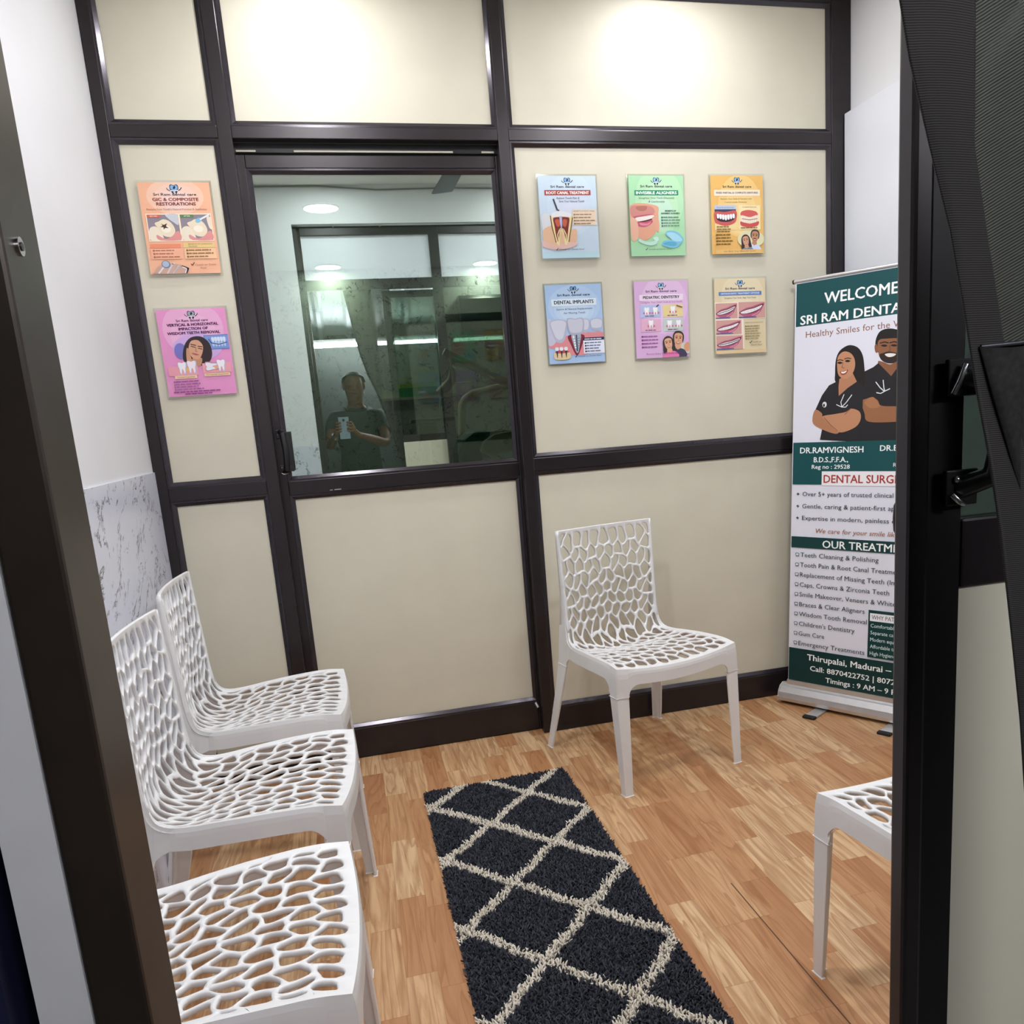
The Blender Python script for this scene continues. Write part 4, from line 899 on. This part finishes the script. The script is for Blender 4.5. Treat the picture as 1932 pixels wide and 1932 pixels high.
# ================================================================== ROLL-UP BANNER
BN = Vector((2.6088, -.0853, 0)); TH = -1.0099; TI = .0672; BW = .640
bn = tag(empty('rollup_banner', BN, TH), 'tall roll-up welcome banner with two doctors, standing in the right corner', 'banner')
TEAL = '#064c4f'; TEAL2 = '#053a39'
def tilt(v):   # local x along the banner, y towards the back, z up the leaning sheet
    return (v[0], v[1]*math.cos(TI)+v[2]*math.sin(TI), v[2]*math.cos(TI)-v[1]*math.sin(TI))
p = Print(lambda a: a[0], lambda a: a[1], .00004)
p.mb.box(0, BW, 0, .0012, .090, 1.706, pm('#e3e5f0'))
p.rect(.004, 1.5387, BW-.004, 1.702, TEAL)
p.text('WELCOME TO', .315, 1.613, .041, '#fbfdfc', .385, sign=1, bold=.0012); p.text('SRI RAM DENTAL CARE', .024, 1.545, .034, '#fbfdfc', .575, 'L', sign=1, bold=.0012)
p.text('Healthy Smiles for the W', .048, 1.493, .024, '#8a5a3c', .385, 'L', sign=1)
def km(pts): return [(.234+(x-585)*.00052, 1.442-(y-690)*.000485-(x-585)*.00004) for x, y in pts]
def kb(pts, col): p.blob(km(pts), col)
# man behind
kb([(770, 700), (772, 640), (800, 585), (860, 566), (930, 580), (975, 620), (985, 680), (980, 740), (790, 740)], '#1b1614')
kb([(764, 690), (778, 680), (790, 720), (782, 745), (768, 730)], '#8a5a3c')
kb([(785, 680), (800, 645), (850, 640), (930, 640), (965, 660), (968, 720), (955, 770), (920, 812), (870, 822), (820, 800), (795, 755)], '#8f5f40')
kb([(800, 760), (830, 745), (870, 735), (915, 745), (955, 755), (930, 808), (880, 824), (825, 805)], '#2c211b'); kb([(840, 755), (880, 748), (920, 755), (900, 772), (865, 775)], '#f1e9e2')
for x in (835, 905): kb([(x-26, 690), (x, 683), (x+22, 692), (x, 700)], '#1a1210'); p.line(km([(x-32, 672), (x, 664), (x+28, 672)]), .004, '#201613')
p.line(km([(872, 690), (880, 725), (866, 730)]), .003, '#6e4630')
kb([(795, 805), (830, 812), (880, 830), (930, 812), (950, 845), (915, 900), (890, 918), (850, 890), (800, 840)], '#8a5b3d')
p.poly(km([(690, 885), (760, 850), (795, 820), (840, 865), (892, 918), (925, 868), (960, 840), (1060, 870), (1110, 930), (1130, 1100), (1110, 1425), (660, 1425), (660, 1250), (680, 1100)]), '#201f21')
kb([(680, 1112), (720, 1088), (760, 1078), (800, 1100), (830, 1140), (960, 1142), (1080, 1150), (1085, 1230), (960, 1255), (740, 1265), (705, 1200)], '#9a6746'); kb([(705, 1110), (760, 1075), (800, 1110), (815, 1150), (750, 1160), (715, 1140)], '#ab7752')
p.line(km([(782, 962), (815, 1005), (845, 1030)]), .0035, '#e9ecee'); p.line(km([(835, 948), (842, 1005), (850, 1030), (885, 1012)]), .0035, '#e9ecee'); p.line(km([(790, 1042), (820, 1048), (850, 1030)]), .0035, '#e9ecee')
# woman in front
kb([(478, 965), (470, 890), (474, 790), (500, 725), (550, 688), (595, 682), (645, 705), (678, 760), (692, 840), (700, 930), (690, 1000), (640, 1000), (560, 960)], '#1d1715')
p.poly(km([(425, 990), (480, 962), (540, 975), (640, 955), (690, 990), (690, 1180), (665, 1300), (665, 1425), (362, 1425), (385, 1300), (375, 1215), (320, 1185), (370, 1070)]), '#232124')
p.poly(km([(505, 940), (600, 880), (640, 960), (570, 1010), (504, 1072), (500, 1000)]), '#b98260')
kb([(484, 800), (500, 752), (540, 728), (590, 745), (618, 790), (622, 850), (600, 905), (560, 938), (520, 930), (492, 895)], '#c38d6a')
for x, y in ((505, 815), (565, 802)): kb([(x-20, y), (x, y-9), (x+22, y), (x, y+9)], '#1b1211'); p.line(km([(x-24, y-16), (x, y-24), (x+26, y-18)]), .0032, '#241814')
p.line(km([(530, 815), (522, 850), (540, 856)]), .0028, '#8e5f44'); kb([(508, 884), (535, 882), (572, 868), (555, 900), (525, 908)], '#9c3f3c'); kb([(516, 886), (538, 884), (562, 875), (548, 893), (526, 897)], '#f6efe9')
p.line(km([(545, 1060), (522, 1120), (530, 1155)]), .0032, '#e9ecee'); p.line(km([(605, 1062), (565, 1120), (530, 1158), (488, 1140)]), .0032, '#e9ecee'); p.line(km([(530, 1158), (560, 1158), (575, 1140)]), .0032, '#e9ecee')
p.ell(*km([(393, 1142)])[0], .009, .011, '#e6e8ea'); p.ell(*km([(389, 1148)])[0], .004, .006, '#232124')
kb([(320, 1185), (372, 1210), (386, 1250), (470, 1310), (515, 1345), (490, 1370), (400, 1348), (312, 1305), (298, 1250)], '#b27c5a'); kb([(378, 1238), (480, 1214), (560, 1196), (605, 1168), (668, 1190), (678, 1250), (640, 1310), (545, 1355), (490, 1345), (430, 1290)], '#c08a66'); p.line(km([(392, 1245), (450, 1305), (500, 1345)]), .002, '#6d4630'); p.line(km([(555, 1215), (600, 1168)]), .003, '#8a5a40')
p.rect(.004, .9185, BW-.004, 1.0859, TEAL); p.rect(.130, .915, BW-.10, .971, '#f2f2f6'); p.rect(BW-.10, .9185, BW-.004, .9720, TEAL)
p.text('DR.RAMVIGNESH', .166, 1.043, .023, '#f6fbfa', .262, sign=1, bold=.0007); p.text('B.D.S.,F.F.A.,', .166, 1.007, .020, '#f6fbfa', .142, sign=1, bold=.0006); p.text('Reg no : 29528', .166, .981, .016, '#f6fbfa', .158, sign=1, bold=.0004)
p.text('DR.B', .362, 1.047, .021, '#f6fbfa', .068, 'L', sign=1, bold=.0007); p.text('Re', .414, .987, .015, '#f6fbfa', .022, 'L', sign=1)
p.text('DENTAL SURGEONS', .139, .926, .031, '#a83a2c', .39, 'L', sign=1, bold=.0008)
for y, q, wd in ((.872, 'Over 5+ years of trusted clinical e', .392), (.823, 'Gentle, caring & patient-first app', .392), (.775, 'Expertise in modern, painless d', .380)):
    p.text(q, .049, y, .0175, '#1f3038', wd, 'L', sign=1); p.line([(.024, y+.008), (.034, y+.008)], .0035, '#1f3038'); p.line([(.029, y+.003), (.029, y+.013)], .0028, '#1f3038')
p.text('We care for your smile lik', .110, .725, .0185, '#a0643c', .32, 'L', .22, 1)
p.rect(.004, .6609, BW-.004, .7066, TEAL2); p.text('OUR TREATMENTS', .141, .6665, .030, '#fafdfc', .39, 'L', sign=1, bold=.0008)
items = [('Teeth Cleaning & Polishing', .326), ('Tooth Pain & Root Canal Treatme', .395), ('Replacement of Missing Teeth (Im', .398), ('Caps, Crowns & Zirconia Teeth', .372), ('Smile Makeover, Veneers & White', .398), ('Braces & Clear Aligners', .278), ('Wisdom Tooth Removal', .288), ("Children's Dentistry", .240), ('Gum Care', .113), ('Emergency Treatments', .283)]
for i, (q, wd) in enumerate(items):
    y = .6235-i*.0411; p.text(q, .0455, y, .0185, '#222f36', wd, 'L', sign=1)
    cx, cy = .0315, y+.008; p.blob([(cx-.008, cy+.006), (cx, cy+.008), (cx+.008, cy+.006), (cx+.007, cy-.003), (cx+.004, cy-.008), (cx, cy-.003), (cx-.004, cy-.008), (cx-.007, cy-.003)], '#5a6670'); p.blob([(cx-.0055, cy+.004), (cx, cy+.0055), (cx+.0055, cy+.004), (cx+.0045, cy-.002), (cx-.0045, cy-.002)], '#e3e5f0')
p.rect(.340, .248, BW-.01, .436, TEAL2); p.rect(.346, .393, BW-.016, .424, '#f0f1f5'); p.text('WHY PAT', .353, .4005, .0165, '#27343a', .088, 'L', sign=1)
for i, (q, wd) in enumerate((('Comfortable', .10), ('Separate car', .098), ('Modern equi', .096), ('Affordable tr', .098), ('High Hygiene', .10))): p.text(q, .350, .368-i*.0275, .0145, '#d9efec', wd, 'L', sign=1)
p.rect(.004, .100, BW-.004, .2394, '#043231')
p.text('Thirupalai, Madurai \u2013', .087, .196, .025, '#f6fbfa', .350, 'L', sign=1, bold=.0008); p.text('Call: 8870422752 | 8072', .101, .153, .021, '#f6fbfa', .352, 'L', sign=1, bold=.0006); p.text('Timings : 9 AM \u2013 9 P', .170, .114, .021, '#f6fbfa', .286, 'L', sign=1, bold=.0006)
p.mb.v = [tilt(v) for v in p.mb.v]; p.mb.build('banner_sheet', bn, local=True)
q = MB(); q.tube([tilt((-.006, .002, 1.712)), tilt((BW+.006, .002, 1.712))], .0075, ALU, 14); r = q.build('top_rail', bn, local=True)
q = MB(); q.tube([tilt((-.012, .002, 1.712)), tilt((-.006, .002, 1.712))], .0085, BLACK, 14); q.build('end_cap', r, local=True); q = MB(); q.tube([tilt((BW+.006, .002, 1.712)), tilt((BW+.012, .002, 1.712))], .0085, BLACK, 14); q.build('end_cap', r, local=True)
q = MB(); q.tube([(BW/2, .062, .05), tilt((BW/2, .020, 1.715))], .006, ALU, 10); q.build('support_pole', bn, local=True)
q = MB(); cs = [(-.036, .014), (.060, .014), (.072, .030), (.066, .060), (.046, .074), (.016, .082), (.004, .084), (-.020, .074), (-.034, .052), (-.039, .030)]
q.prism(cs, 'x', -.022, BW+.010, ALU); base = q.build('base_cassette', bn, local=True, bevel=.003, seg=3)
q = MB(); q.prism([(a*1.02, c) for a, c in cs], 'x', -.026, -.0215, mat('grey_end_plate', '#b9b7b0', .4)); q.build('end_plate', base, local=True); q = MB(); q.prism(cs, 'x', BW+.0095, BW+.014, mat('grey_end_plate', '#b9b7b0', .4)); q.build('end_plate', base, local=True)
q = MB(); q.box(0.0, BW, -.004, .006, .078, .100, ALU); q.build('lower_clamp', base, local=True)
for x in (.165, .47):
    q = MB(); q.box(x-.024, x+.024, -.128, .02, .001, .008, ALU); f = q.build('foot', bn, local=True, bevel=.001)
    q = MB(); q.box(x-.026, x+.026, -.140, -.116, 0.0, .011, RUBBER); q.build('foot_cap', f, local=True, bevel=.003)

# ================================================================== MESH CLOTH IN THE FOREGROUND
def mesh_cloth_material():
    m = bpy.data.materials.new('black_mesh_fabric'); m.use_nodes = True; t = m.node_tree; bs = t.nodes['Principled BSDF']; out = t.nodes['Material Output']
    tc = t.nodes.new('ShaderNodeTexCoord'); mp = t.nodes.new('ShaderNodeMapping'); mp.inputs['Rotation'].default_value = (0, math.radians(28), 0); t.links.new(tc.outputs['Object'], mp.inputs['Vector'])
    wv = t.nodes.new('ShaderNodeTexWave'); wv.wave_type = 'BANDS'; wv.bands_direction = 'Z'; wv.inputs['Scale'].default_value = 240; wv.inputs['Distortion'].default_value = .6; wv.inputs['Detail'].default_value = 1
    t.links.new(mp.outputs[0], wv.inputs['Vector'])
    r = t.nodes.new('ShaderNodeValToRGB'); r.color_ramp.elements[0].color = lin('#191917'); r.color_ramp.elements[1].color = lin('#66675c'); t.links.new(wv.outputs['Fac'], r.inputs[0]); t.links.new(r.outputs[0], bs.inputs['Base Color'])
    bs.inputs['Roughness'].default_value = .8
    al = t.nodes.new('ShaderNodeMapRange'); al.inputs['To Min'].default_value = .55; al.inputs['To Max'].default_value = .92; t.links.new(wv.outputs['Fac'], al.inputs[0]); t.links.new(al.outputs[0], bs.inputs['Alpha'])
    return m
CLOTH = mesh_cloth_material()
edge = [(2.42, .985), (1.75, 1.085), (1.60, 1.125), (1.50, 1.165), (1.442, 1.183), (1.408, 1.190), (1.385, 1.197), (1.369, 1.204), (1.328, 1.216), (1.272, 1.228), (1.218, 1.242), (1.164, 1.252), (1.095, 1.264), (1.019, 1.274), (.90, 1.288), (.60, 1.310), (.30, 1.325)]
EZ = [e[0] for e in edge][::-1]; EX = [e[1] for e in edge][::-1]
cl = tag(empty('mesh_curtain', (1.30, -2.76, 0.3)), 'black mesh curtain bunched at the right of the entrance, closest to the camera', 'curtain')
def cloth(name, xr, y0, amp, m, zlo=.30, zhi=2.42, nx=34, inset=0.0):
    g = []
    for z in np.linspace(zlo, zhi, 60):
        x0 = float(np.interp(z, EZ, EX))+inset; row = []
        x1 = xr(z)
        for k in range(nx):
            t = k/(nx-1); x = x0+(x1-x0)*t
            row.append((x, y0+amp*math.sin((x-1.18)*95+z*2.2)*min(1, t*8)+.003*math.sin(z*9+x*30), z))
        g.append(row)
    q = MB(); solid(g, .0012, m, q); return q.build(name, cl)
cloth('mesh_panel', lambda z: 1.325, -2.760, .005, CLOTH, inset=.006)
HEM = mat('black_twill_hem', '#4a4847', .85, 0, .2)
_t = HEM.node_tree; _tc = _t.nodes.new('ShaderNodeTexCoord'); _w = _t.nodes.new('ShaderNodeTexWave'); _w.bands_direction = 'Z'; _w.inputs['Scale'].default_value = 300; _w.inputs['Distortion'].default_value = .8
_r = _t.nodes.new('ShaderNodeValToRGB'); _r.color_ramp.elements[0].color = lin('#232221'); _r.color_ramp.elements[1].color = lin('#434140')
_t.links.new(_tc.outputs['Object'], _w.inputs['Vector']); _t.links.new(_w.outputs['Fac'], _r.inputs[0]); _t.links.new(_r.outputs[0], _t.nodes['Principled BSDF'].inputs['Base Color'])
cloth('folded_hem', lambda z: max(float(np.interp(z, EZ, EX))+.014, 1.216+.02*(1.44-z)), -2.7685, .0015, HEM, inset=-.0065)
q = MB(); q.tube([(1.224, -2.772, 1.2885), (1.242, -2.7745, 1.2892), (1.262, -2.7745, 1.2905), (1.318, -2.773, 1.2935)], .0011, mat('black_satin_piping', '#3c3f44', .25), 8); q.build('piping', cl)
q = MB(); g = [[(x, -2.7712-.0008*math.sin((x-1.2)*60), z) for x in np.linspace(float(np.interp(z, EZ, EX))+.010-.012*max(0, (z-1.20)/.09), 1.322, 12)] for z in np.linspace(.32, 1.2885, 40)]
solid(g, .0012, mat('black_pocket_fabric', '#2c2b2a', .8, 0, .2, noise=.3, nscale=300), q); q.build('pocket', cl)
q = MB(); q.tube([(.96, -2.757, 2.425), (1.36, -2.757, 2.425)], .009, ALU, 12); rod = q.build('curtain_rod', cl)
q = MB(); q.tube([(1.0, -2.757, 2.434), (1.0, -2.70, 2.54), (1.0, -2.621, 2.56)], .006, ALU, 8); q.build('bracket', rod)
q = MB(); q.tube([(1.30, -2.757, 2.434), (1.30, -2.70, 2.54), (1.30, -2.621, 2.56)], .006, ALU, 8); q.build('bracket', rod)

# ================================================================== CEILING FAN (seen only as a dark blade mirrored in the glass)
fx, fy, fz = 1.640, -1.27, 2.545
fan = tag(empty('ceiling_fan', (fx, fy, CZ)), 'dark brown ceiling fan, one blade mirrored at the top of the door glass', 'fan')
BR = mat('dark_brown_enamel', '#2c2523', .35)
q = MB(); q.tube([(fx, fy, CZ), (fx, fy, CZ-.03)], .05, BR, 24); q.tube([(fx, fy, CZ-.03), (fx, fy, fz+.05)], .011, BR, 12); q.build('down_rod', fan)
q = MB(); q.tube([(fx, fy, fz+.055), (fx, fy, fz+.045), (fx, fy, fz-.02), (fx, fy, fz-.04)], [.05, .085, .085, .05], BR, 28); q.build('motor', fan)
for a in (-92, 28, 148):
    q = MB(); A = math.radians(a); d = Vector((math.cos(A), math.sin(A), 0)); n_ = Vector((-d.y, d.x, 0)); c = Vector((fx, fy, fz))
    ol = [(.07, -.022), (.14, -.035), (.20, -.055), (.58, -.062), (.60, -.055), (.60, .055), (.58, .062), (.20, .055), (.14, .035), (.07, .022)]
    P3 = [c+d*u+n_*v+Vector((0, 0, v*.12)) for u, v in ol]; k = len(P3)
    q.add([tuple(v) for v in P3]+[tuple(v+Vector((0, 0, .004))) for v in P3], [tuple(range(k-1, -1, -1)), tuple(range(k, 2*k))]+[(i, (i+1) % k, k+(i+1) % k, k+i) for i in range(k)], BR); q.build('blade', fan)
# cable sagging along the ceiling of the front wall
q = MB(); q.tube([(.28, YF+.006, 2.752), (.62, YF+.006, 2.756), (.95, YF+.006, 2.758), (1.30, YF+.006, 2.735), (1.75, YF+.006, 2.745), (2.2, YF+.006, 2.738), (2.75, YF+.006, 2.742)], .005, mat('grey_cable', '#7d7c78', .6), 6)
tag(q.build('cable'), 'thin grey cable sagging along the top of the front wall, mirrored in the glass', 'cable')

# ================================================================== TREATMENT ROOM CONTENTS (dim, behind the glass)
PUTTY = mat('putty_enamel', '#cfc9ae', .4); TEALV = mat('teal_vinyl', '#0f5a55', .45)
t = tag(empty('split_air_conditioner', (2.7, 6.19, 2.1)), 'dark split air conditioner on the far wall, upper right through the glass', 'air conditioner')
q = MB(); q.prism([(6.198, 2.14), (6.198, 2.54), (6.03, 2.54), (5.98, 2.50), (5.97, 2.26), (6.02, 2.14)], 'x', 2.24, 3.14, mat('graphite_plastic', '#26302f', .3)); q.build('casing', t, bevel=.01)
q = MB(); q.box(2.30, 3.08, 5.985, 6.05, 2.13, 2.165, BLACK); q.build('air_outlet', t)
t = tag(empty('wall_shelf', (1.75, 6.1, 1.51)), 'narrow shelf on the far wall under the green carton', 'shelf')
q = MB(); q.box(1.35, 2.05, 6.0, 6.199, 1.505, 1.530, PUTTY); q.build('board', t)
for x in (1.45, 1.95):
    q = MB(); q.prism([(6.199, 1.505), (6.04, 1.505), (6.199, 1.38)], 'x', x-.01, x+.01, ALU); q.build('bracket', t)
t = tag(empty('tissue_carton', (1.72, 6.08, 1.5305)), 'bright green carton with a yellow-green top on the far shelf', 'carton')
q = MB(); q.box(1.53, 1.93, 6.02, 6.15, 1.5305, 1.625, mat('green_card', '#1f9c4a', .5)); q.build('box', t)
q = MB(); q.box(1.535, 1.925, 6.022, 6.148, 1.6255, 1.665, mat('lime_card', '#a8d820', .5)); q.build('lid', t)
q = MB(); q.box(1.72, 1.80, 6.0185, 6.0198, 1.562, 1.585, mat('white_label', '#e9efe9', .5)); q.build('label', t)
t = tag(empty('socket_panel', (2.16, 6.2, 1.56)), 'white electric socket panel on the far wall', 'socket')
q = MB(); q.box(2.03, 2.32, 6.175, 6.199, 1.52, 1.66, PUTTY); q.build('plate', t, bevel=.004)
q = MB(); q.box(2.06, 2.15, 6.170, 6.1745, 1.55, 1.63, mat('socket_white', '#ded8c6', .4)); q.build('outlet', t); q = MB(); q.box(2.20, 2.29, 6.170, 6.1745, 1.55, 1.63, mat('socket_white', '#ded8c6', .4)); q.build('outlet', t)
t = tag(empty('dental_light', (2.26, 3.05, 0)), 'putty coloured dental lamp arm slanting across the glass on the right', 'dental lamp')
q = MB(); q.tube([(2.34, 3.05, 0), (2.34, 3.05, 1.50)], .03, PUTTY, 14); q.build('pole', t)
q = MB(); q.tube([(2.34, 3.05, 1.38), (2.18, 3.04, 1.462), (1.665, 3.0, 1.745)], [.030, .034, .028], PUTTY, 12); q.build('arm', t)
q = MB(); q.tube([(1.725, 3.0, 1.70), (1.715, 3.0, 1.63), (1.700, 3.0, 1.545), (1.66, 3.0, 1.50), (1.60, 3.0, 1.455)], [.014, .016, .03, .036, .03], PUTTY, 12); q.build('lamp_neck', t)
t = tag(empty('dental_chair', (2.1, 3.1, 0)), 'putty and teal dental chair, its armrest at the lower right of the glass', 'dental chair')
q = MB(); q.prism([(1.72, 0), (2.22, 0), (2.2, .10), (2.12, .14), (2.10, .5), (1.90, .5), (1.88, .14), (1.75, .1)], 'y', 2.95, 3.35, PUTTY); q.build('base', t, bevel=.02)
q = MB(); q.prism([(1.50, .50), (2.2, .50), (2.22, .60), (2.0, .62), (1.52, .64)], 'y', 2.88, 3.40, TEALV); q.build('seat', t, bevel=.03)
q = MB(); q.prism([(1.70, .62), (1.80, .62), (1.90, 1.08), (1.96, 1.165), (1.83, 1.18), (1.74, 1.12), (1.70, 1.02)], 'y', 2.95, 3.35, TEALV); q.build('backrest', t, bevel=.03)
q = MB(); q.prism([(1.84, 1.03), (1.87, 1.10), (1.95, 1.145), (2.05, 1.16), (2.22, 1.15), (2.22, 1.02), (2.0, 1.02), (1.94, .98)], 'y', 2.82, 2.90, PUTTY); ar = q.build('armrest', t, bevel=.015)
q = MB(); q.tube([(2.03, 2.825, 1.09), (2.03, 2.812, 1.09)], .020, mat('brown_cap', '#6a5a44', .5), 18); q.build('knob', ar)
q = MB(); q.tube([(1.782, 3.5, 0.30), (1.80, 3.5, 1.04), (1.83, 3.5, 1.38), (1.86, 3.5, 1.42), (1.92, 3.5, 1.455), (2.2, 3.5, 1.50)], .030, PUTTY, 14)
q.tube([(1.782, 3.5, 0.0), (1.782, 3.5, 0.30)], .045, PUTTY, 14); tag(q.build('delivery_post'), 'bent putty coloured pipe beside the dental chair behind the glass', 'pipe')
t = tag(empty('instrument_stand', (1.45, 2.6, 0)), 'pale instrument stand with a small control box, low in the middle of the glass', 'stand')
q = MB(); q.tube([(1.45, 2.6, 0), (1.45, 2.6, 1.26)], .022, PUTTY, 12); q.build('pole', t)
q = MB(); q.box(1.40, 1.52, 2.54, 2.62, 1.13, 1.255, PUTTY); q.build('control_box', t, bevel=.006)
q = MB(); q.box(1.35, 1.66, 2.52, 2.68, 1.262, 1.285, PUTTY); q.build('tray', t, bevel=.004)
q = MB(); q.tube([(1.45, 2.6, 0), (1.45, 2.6, .03)], .2, PUTTY, 24); q.build('base', t)

# ================================================================== PHOTOGRAPHER (only seen mirrored in the door glass)
def make_person():
    SK = mat('brown_skin', '#9a6b4d', .55, 0, .4, noise=.06, nscale=15); SH = mat('dark_green_shirt', '#3c4a44', .8, noise=.12, nscale=30); TR = mat('dark_trousers', '#2b2a2e', .85, noise=.12, nscale=40); HR = mat('black_hair', '#15120f', .6, noise=.3, nscale=60)
    V, E_, Rr = [], [], []
    def vtx(p, r, prev=None):
        V.append(p); Rr.append(r)
        if prev is not None: E_.append((prev, len(V)-1))
        return len(V)-1
    ox, oy = 1.03, -3.66
    pel = vtx((ox, oy-.06, .93), (.150, .105)); sp1 = vtx((ox, oy-.03, 1.08), (.135, .100), pel); ch = vtx((ox, oy+.02, 1.27), (.160, .110), sp1); nb = vtx((ox, oy+.06, 1.40), (.085, .070), ch)
    nk = vtx((ox, oy+.085, 1.455), (.052, .055), nb); h0 = vtx((ox, oy+.118, 1.515), (.076, .088), nk); h1 = vtx((ox, oy+.12, 1.60), (.082, .098), h0); h2 = vtx((ox, oy+.105, 1.665), (.060, .070), h1)
    for s in (-1, 1):
        hp = vtx((ox+s*.095, oy-.06, .85), (.088, .095), pel); kn = vtx((ox+s*.105, oy-.03, .48), (.058, .062), hp); ca = vtx((ox+s*.105, oy-.075, .33), (.052, .058), kn); an = vtx((ox+s*.11, oy-.09, .09), (.036, .040), ca); vtx((ox+s*.12, oy-.02, .05), (.040, .034), an); vtx((ox+s*.125, oy+.10, .032), (.040, .024), len(V)-1)
        sh = vtx((ox+s*.175, oy+.03, 1.335), (.062, .060), ch); el = (ox-.23, oy+.20, 1.13) if s < 0 else (ox+.20, oy+.20, 1.12)
        wr = (.850, -3.225, 1.205) if s < 0 else (1.020, -3.205, 1.205)
        ua = vtx(tuple((a*.5+b*.5) for a, b in zip(V[sh], el)), (.046, .046), sh); e = vtx(el, (.040, .040), ua); fa = vtx(tuple(a*.6+b*.4 for a, b in zip(el, wr)), (.038, .036), e); w = vtx(wr, (.024, .022), fa)
        d = 1 if s < 0 else -1
        pm_ = vtx((wr[0]+d*.020, wr[1]+.038, wr[2]+.022), (.030, .016), w); pe = vtx((wr[0]+d*.030, wr[1]+.052, wr[2]+.045), (.022, .013), pm_)
        edgex = .884 if s < 0 else .9605
        for k, (dz, ln) in enumerate(((.060, .95), (.040, 1.0), (.019, .96), (0.0, .80))):
            z0 = 1.235+dz*1.05; a = vtx((edgex-d*.018, -3.168, z0), (.0085, .0085), pe); b_ = vtx((edgex-d*.0125, -3.150, z0+.002), (.0080, .0080), a); vtx((edgex+d*.022*ln, -3.1415, z0+.004), (.0065, .0062), b_)
        t1 = vtx((wr[0]+d*.036, wr[1]+.046, wr[2]+.034), (.011, .011), pm_); t2 = vtx((edgex+d*.004, -3.172, 1.262), (.0095, .0095), t1); vtx((edgex+d*.022, -3.1685, 1.285), (.0080, .0078), t2)
    me = bpy.data.meshes.new('skeleton'); me.from_pydata(V, E_, []); o = bpy.data.objects.new('skeleton', me); COL.objects.link(o)
    sk = o.modifiers.new('skin', 'SKIN'); sk.use_smooth_shade = True
    for i, r in enumerate(Rr): me.skin_vertices[0].data[i].radius = r
    me.skin_vertices[0].data[0].use_root = True
    sd = o.modifiers.new('sub', 'SUBSURF'); sd.levels = 1; sd.render_levels = 1
    dg = bpy.context.evaluated_depsgraph_get(); body = bpy.data.meshes.new_from_object(o.evaluated_get(dg)); bpy.data.objects.remove(o)
    root = tag(empty('person', (ox, oy, 0)), 'person in a dark shirt holding up a phone, mirrored dimly in the door glass', 'person')
    co = np.array([v.co[:] for v in body.vertices]); nr = np.array([v.normal[:] for v in body.vertices]); F_ = [tuple(p.vertices) for p in body.polygons]
    def sub(name, test, off, m, parent=root):
        keep = [f for f in F_ if all(test(co[i]) for i in f)]; ids = sorted({i for f in keep for i in f}); mp = {q: k for k, q in enumerate(ids)}
        q = MB(); q.add([tuple(co[i]+nr[i]*off) for i in ids], [tuple(mp[i] for i in f) for f in keep], m, True); return q.build(name, parent)
    sub('body', lambda c: True, 0, SK)
    sub('shirt', lambda c: .80 < c[2] < 1.425 and (c[1] < oy+.16) and not (c[2] < 1.12 and abs(c[0]-ox) > .185), .012, SH)
    sub('trousers', lambda c: .085 < c[2] <= 1.0 and abs(c[0]-ox) < .26 and c[1] < oy+.16, .010, TR)
    sub('shoe', lambda c: c[2] <= .10 and c[0] < ox, .006, HR); sub('shoe', lambda c: c[2] <= .10 and c[0] > ox, .006, HR)
    hc = Vector((ox, oy+.118, 1.60)); q = MB()
    sub('hair', lambda c: c[2] > 1.47 and (c[2] > 1.615 or c[1] < oy+.115+(c[2]-1.55)*.35), .020, HR)
    for s in (-1, 1):
        q = MB(); q.ellipsoid((ox+s*.028, oy+.196, 1.585), .009, .005, .0045, mat('eye_white', '#b9b2a8', .4), 12, 8); e = q.build('eye', root); q = MB(); q.ellipsoid((ox+s*.028, oy+.1995, 1.585), .0048, .003, .0046, HR, 10, 6); q.build('iris', e)
        q = MB(); q.ellipsoid((ox+s*.077, oy+.105, 1.575), .010, .022, .032, SK, 12, 8); q.build('ear', root)
    q = MB(); q.ellipsoid((ox, oy+.206, 1.557), .013, .016, .022, SK, 12, 8); q.build('nose', root)
    q = MB(); q.ellipsoid((ox, oy+.194, 1.517), .023, .008, .006, mat('lips', '#7d463c', .5), 12, 6); q.build('mouth', root)
    q = MB(); q.tube([(.846, -3.237, 1.190), (.852, -3.222, 1.215)], .0275, mat('silver_watch', '#cfd2d2', .25, .8), 18); q.build('wristwatch', root)
    ph = tag(empty('phone', (.9217, -3.152, 1.20)), 'phone held up by the mirrored person', 'phone')
    q = MB(); q.box(.885, .9595, -3.1545, -3.1495, 1.182, 1.340, mat('pale_blue_phone_case', '#a9c4d2', .35)); q.build('case', ph, bevel=.003)
    q = MB(); q.box(.889, .9555, -3.1553, -3.1546, 1.188, 1.334, BLACK); q.build('screen', ph)
    q = MB(); q.tube([(.9217, -3.1494, 1.318), (.9217, -3.1480, 1.318)], .010, BLACK, 20); q.build('lens', ph)
make_person()
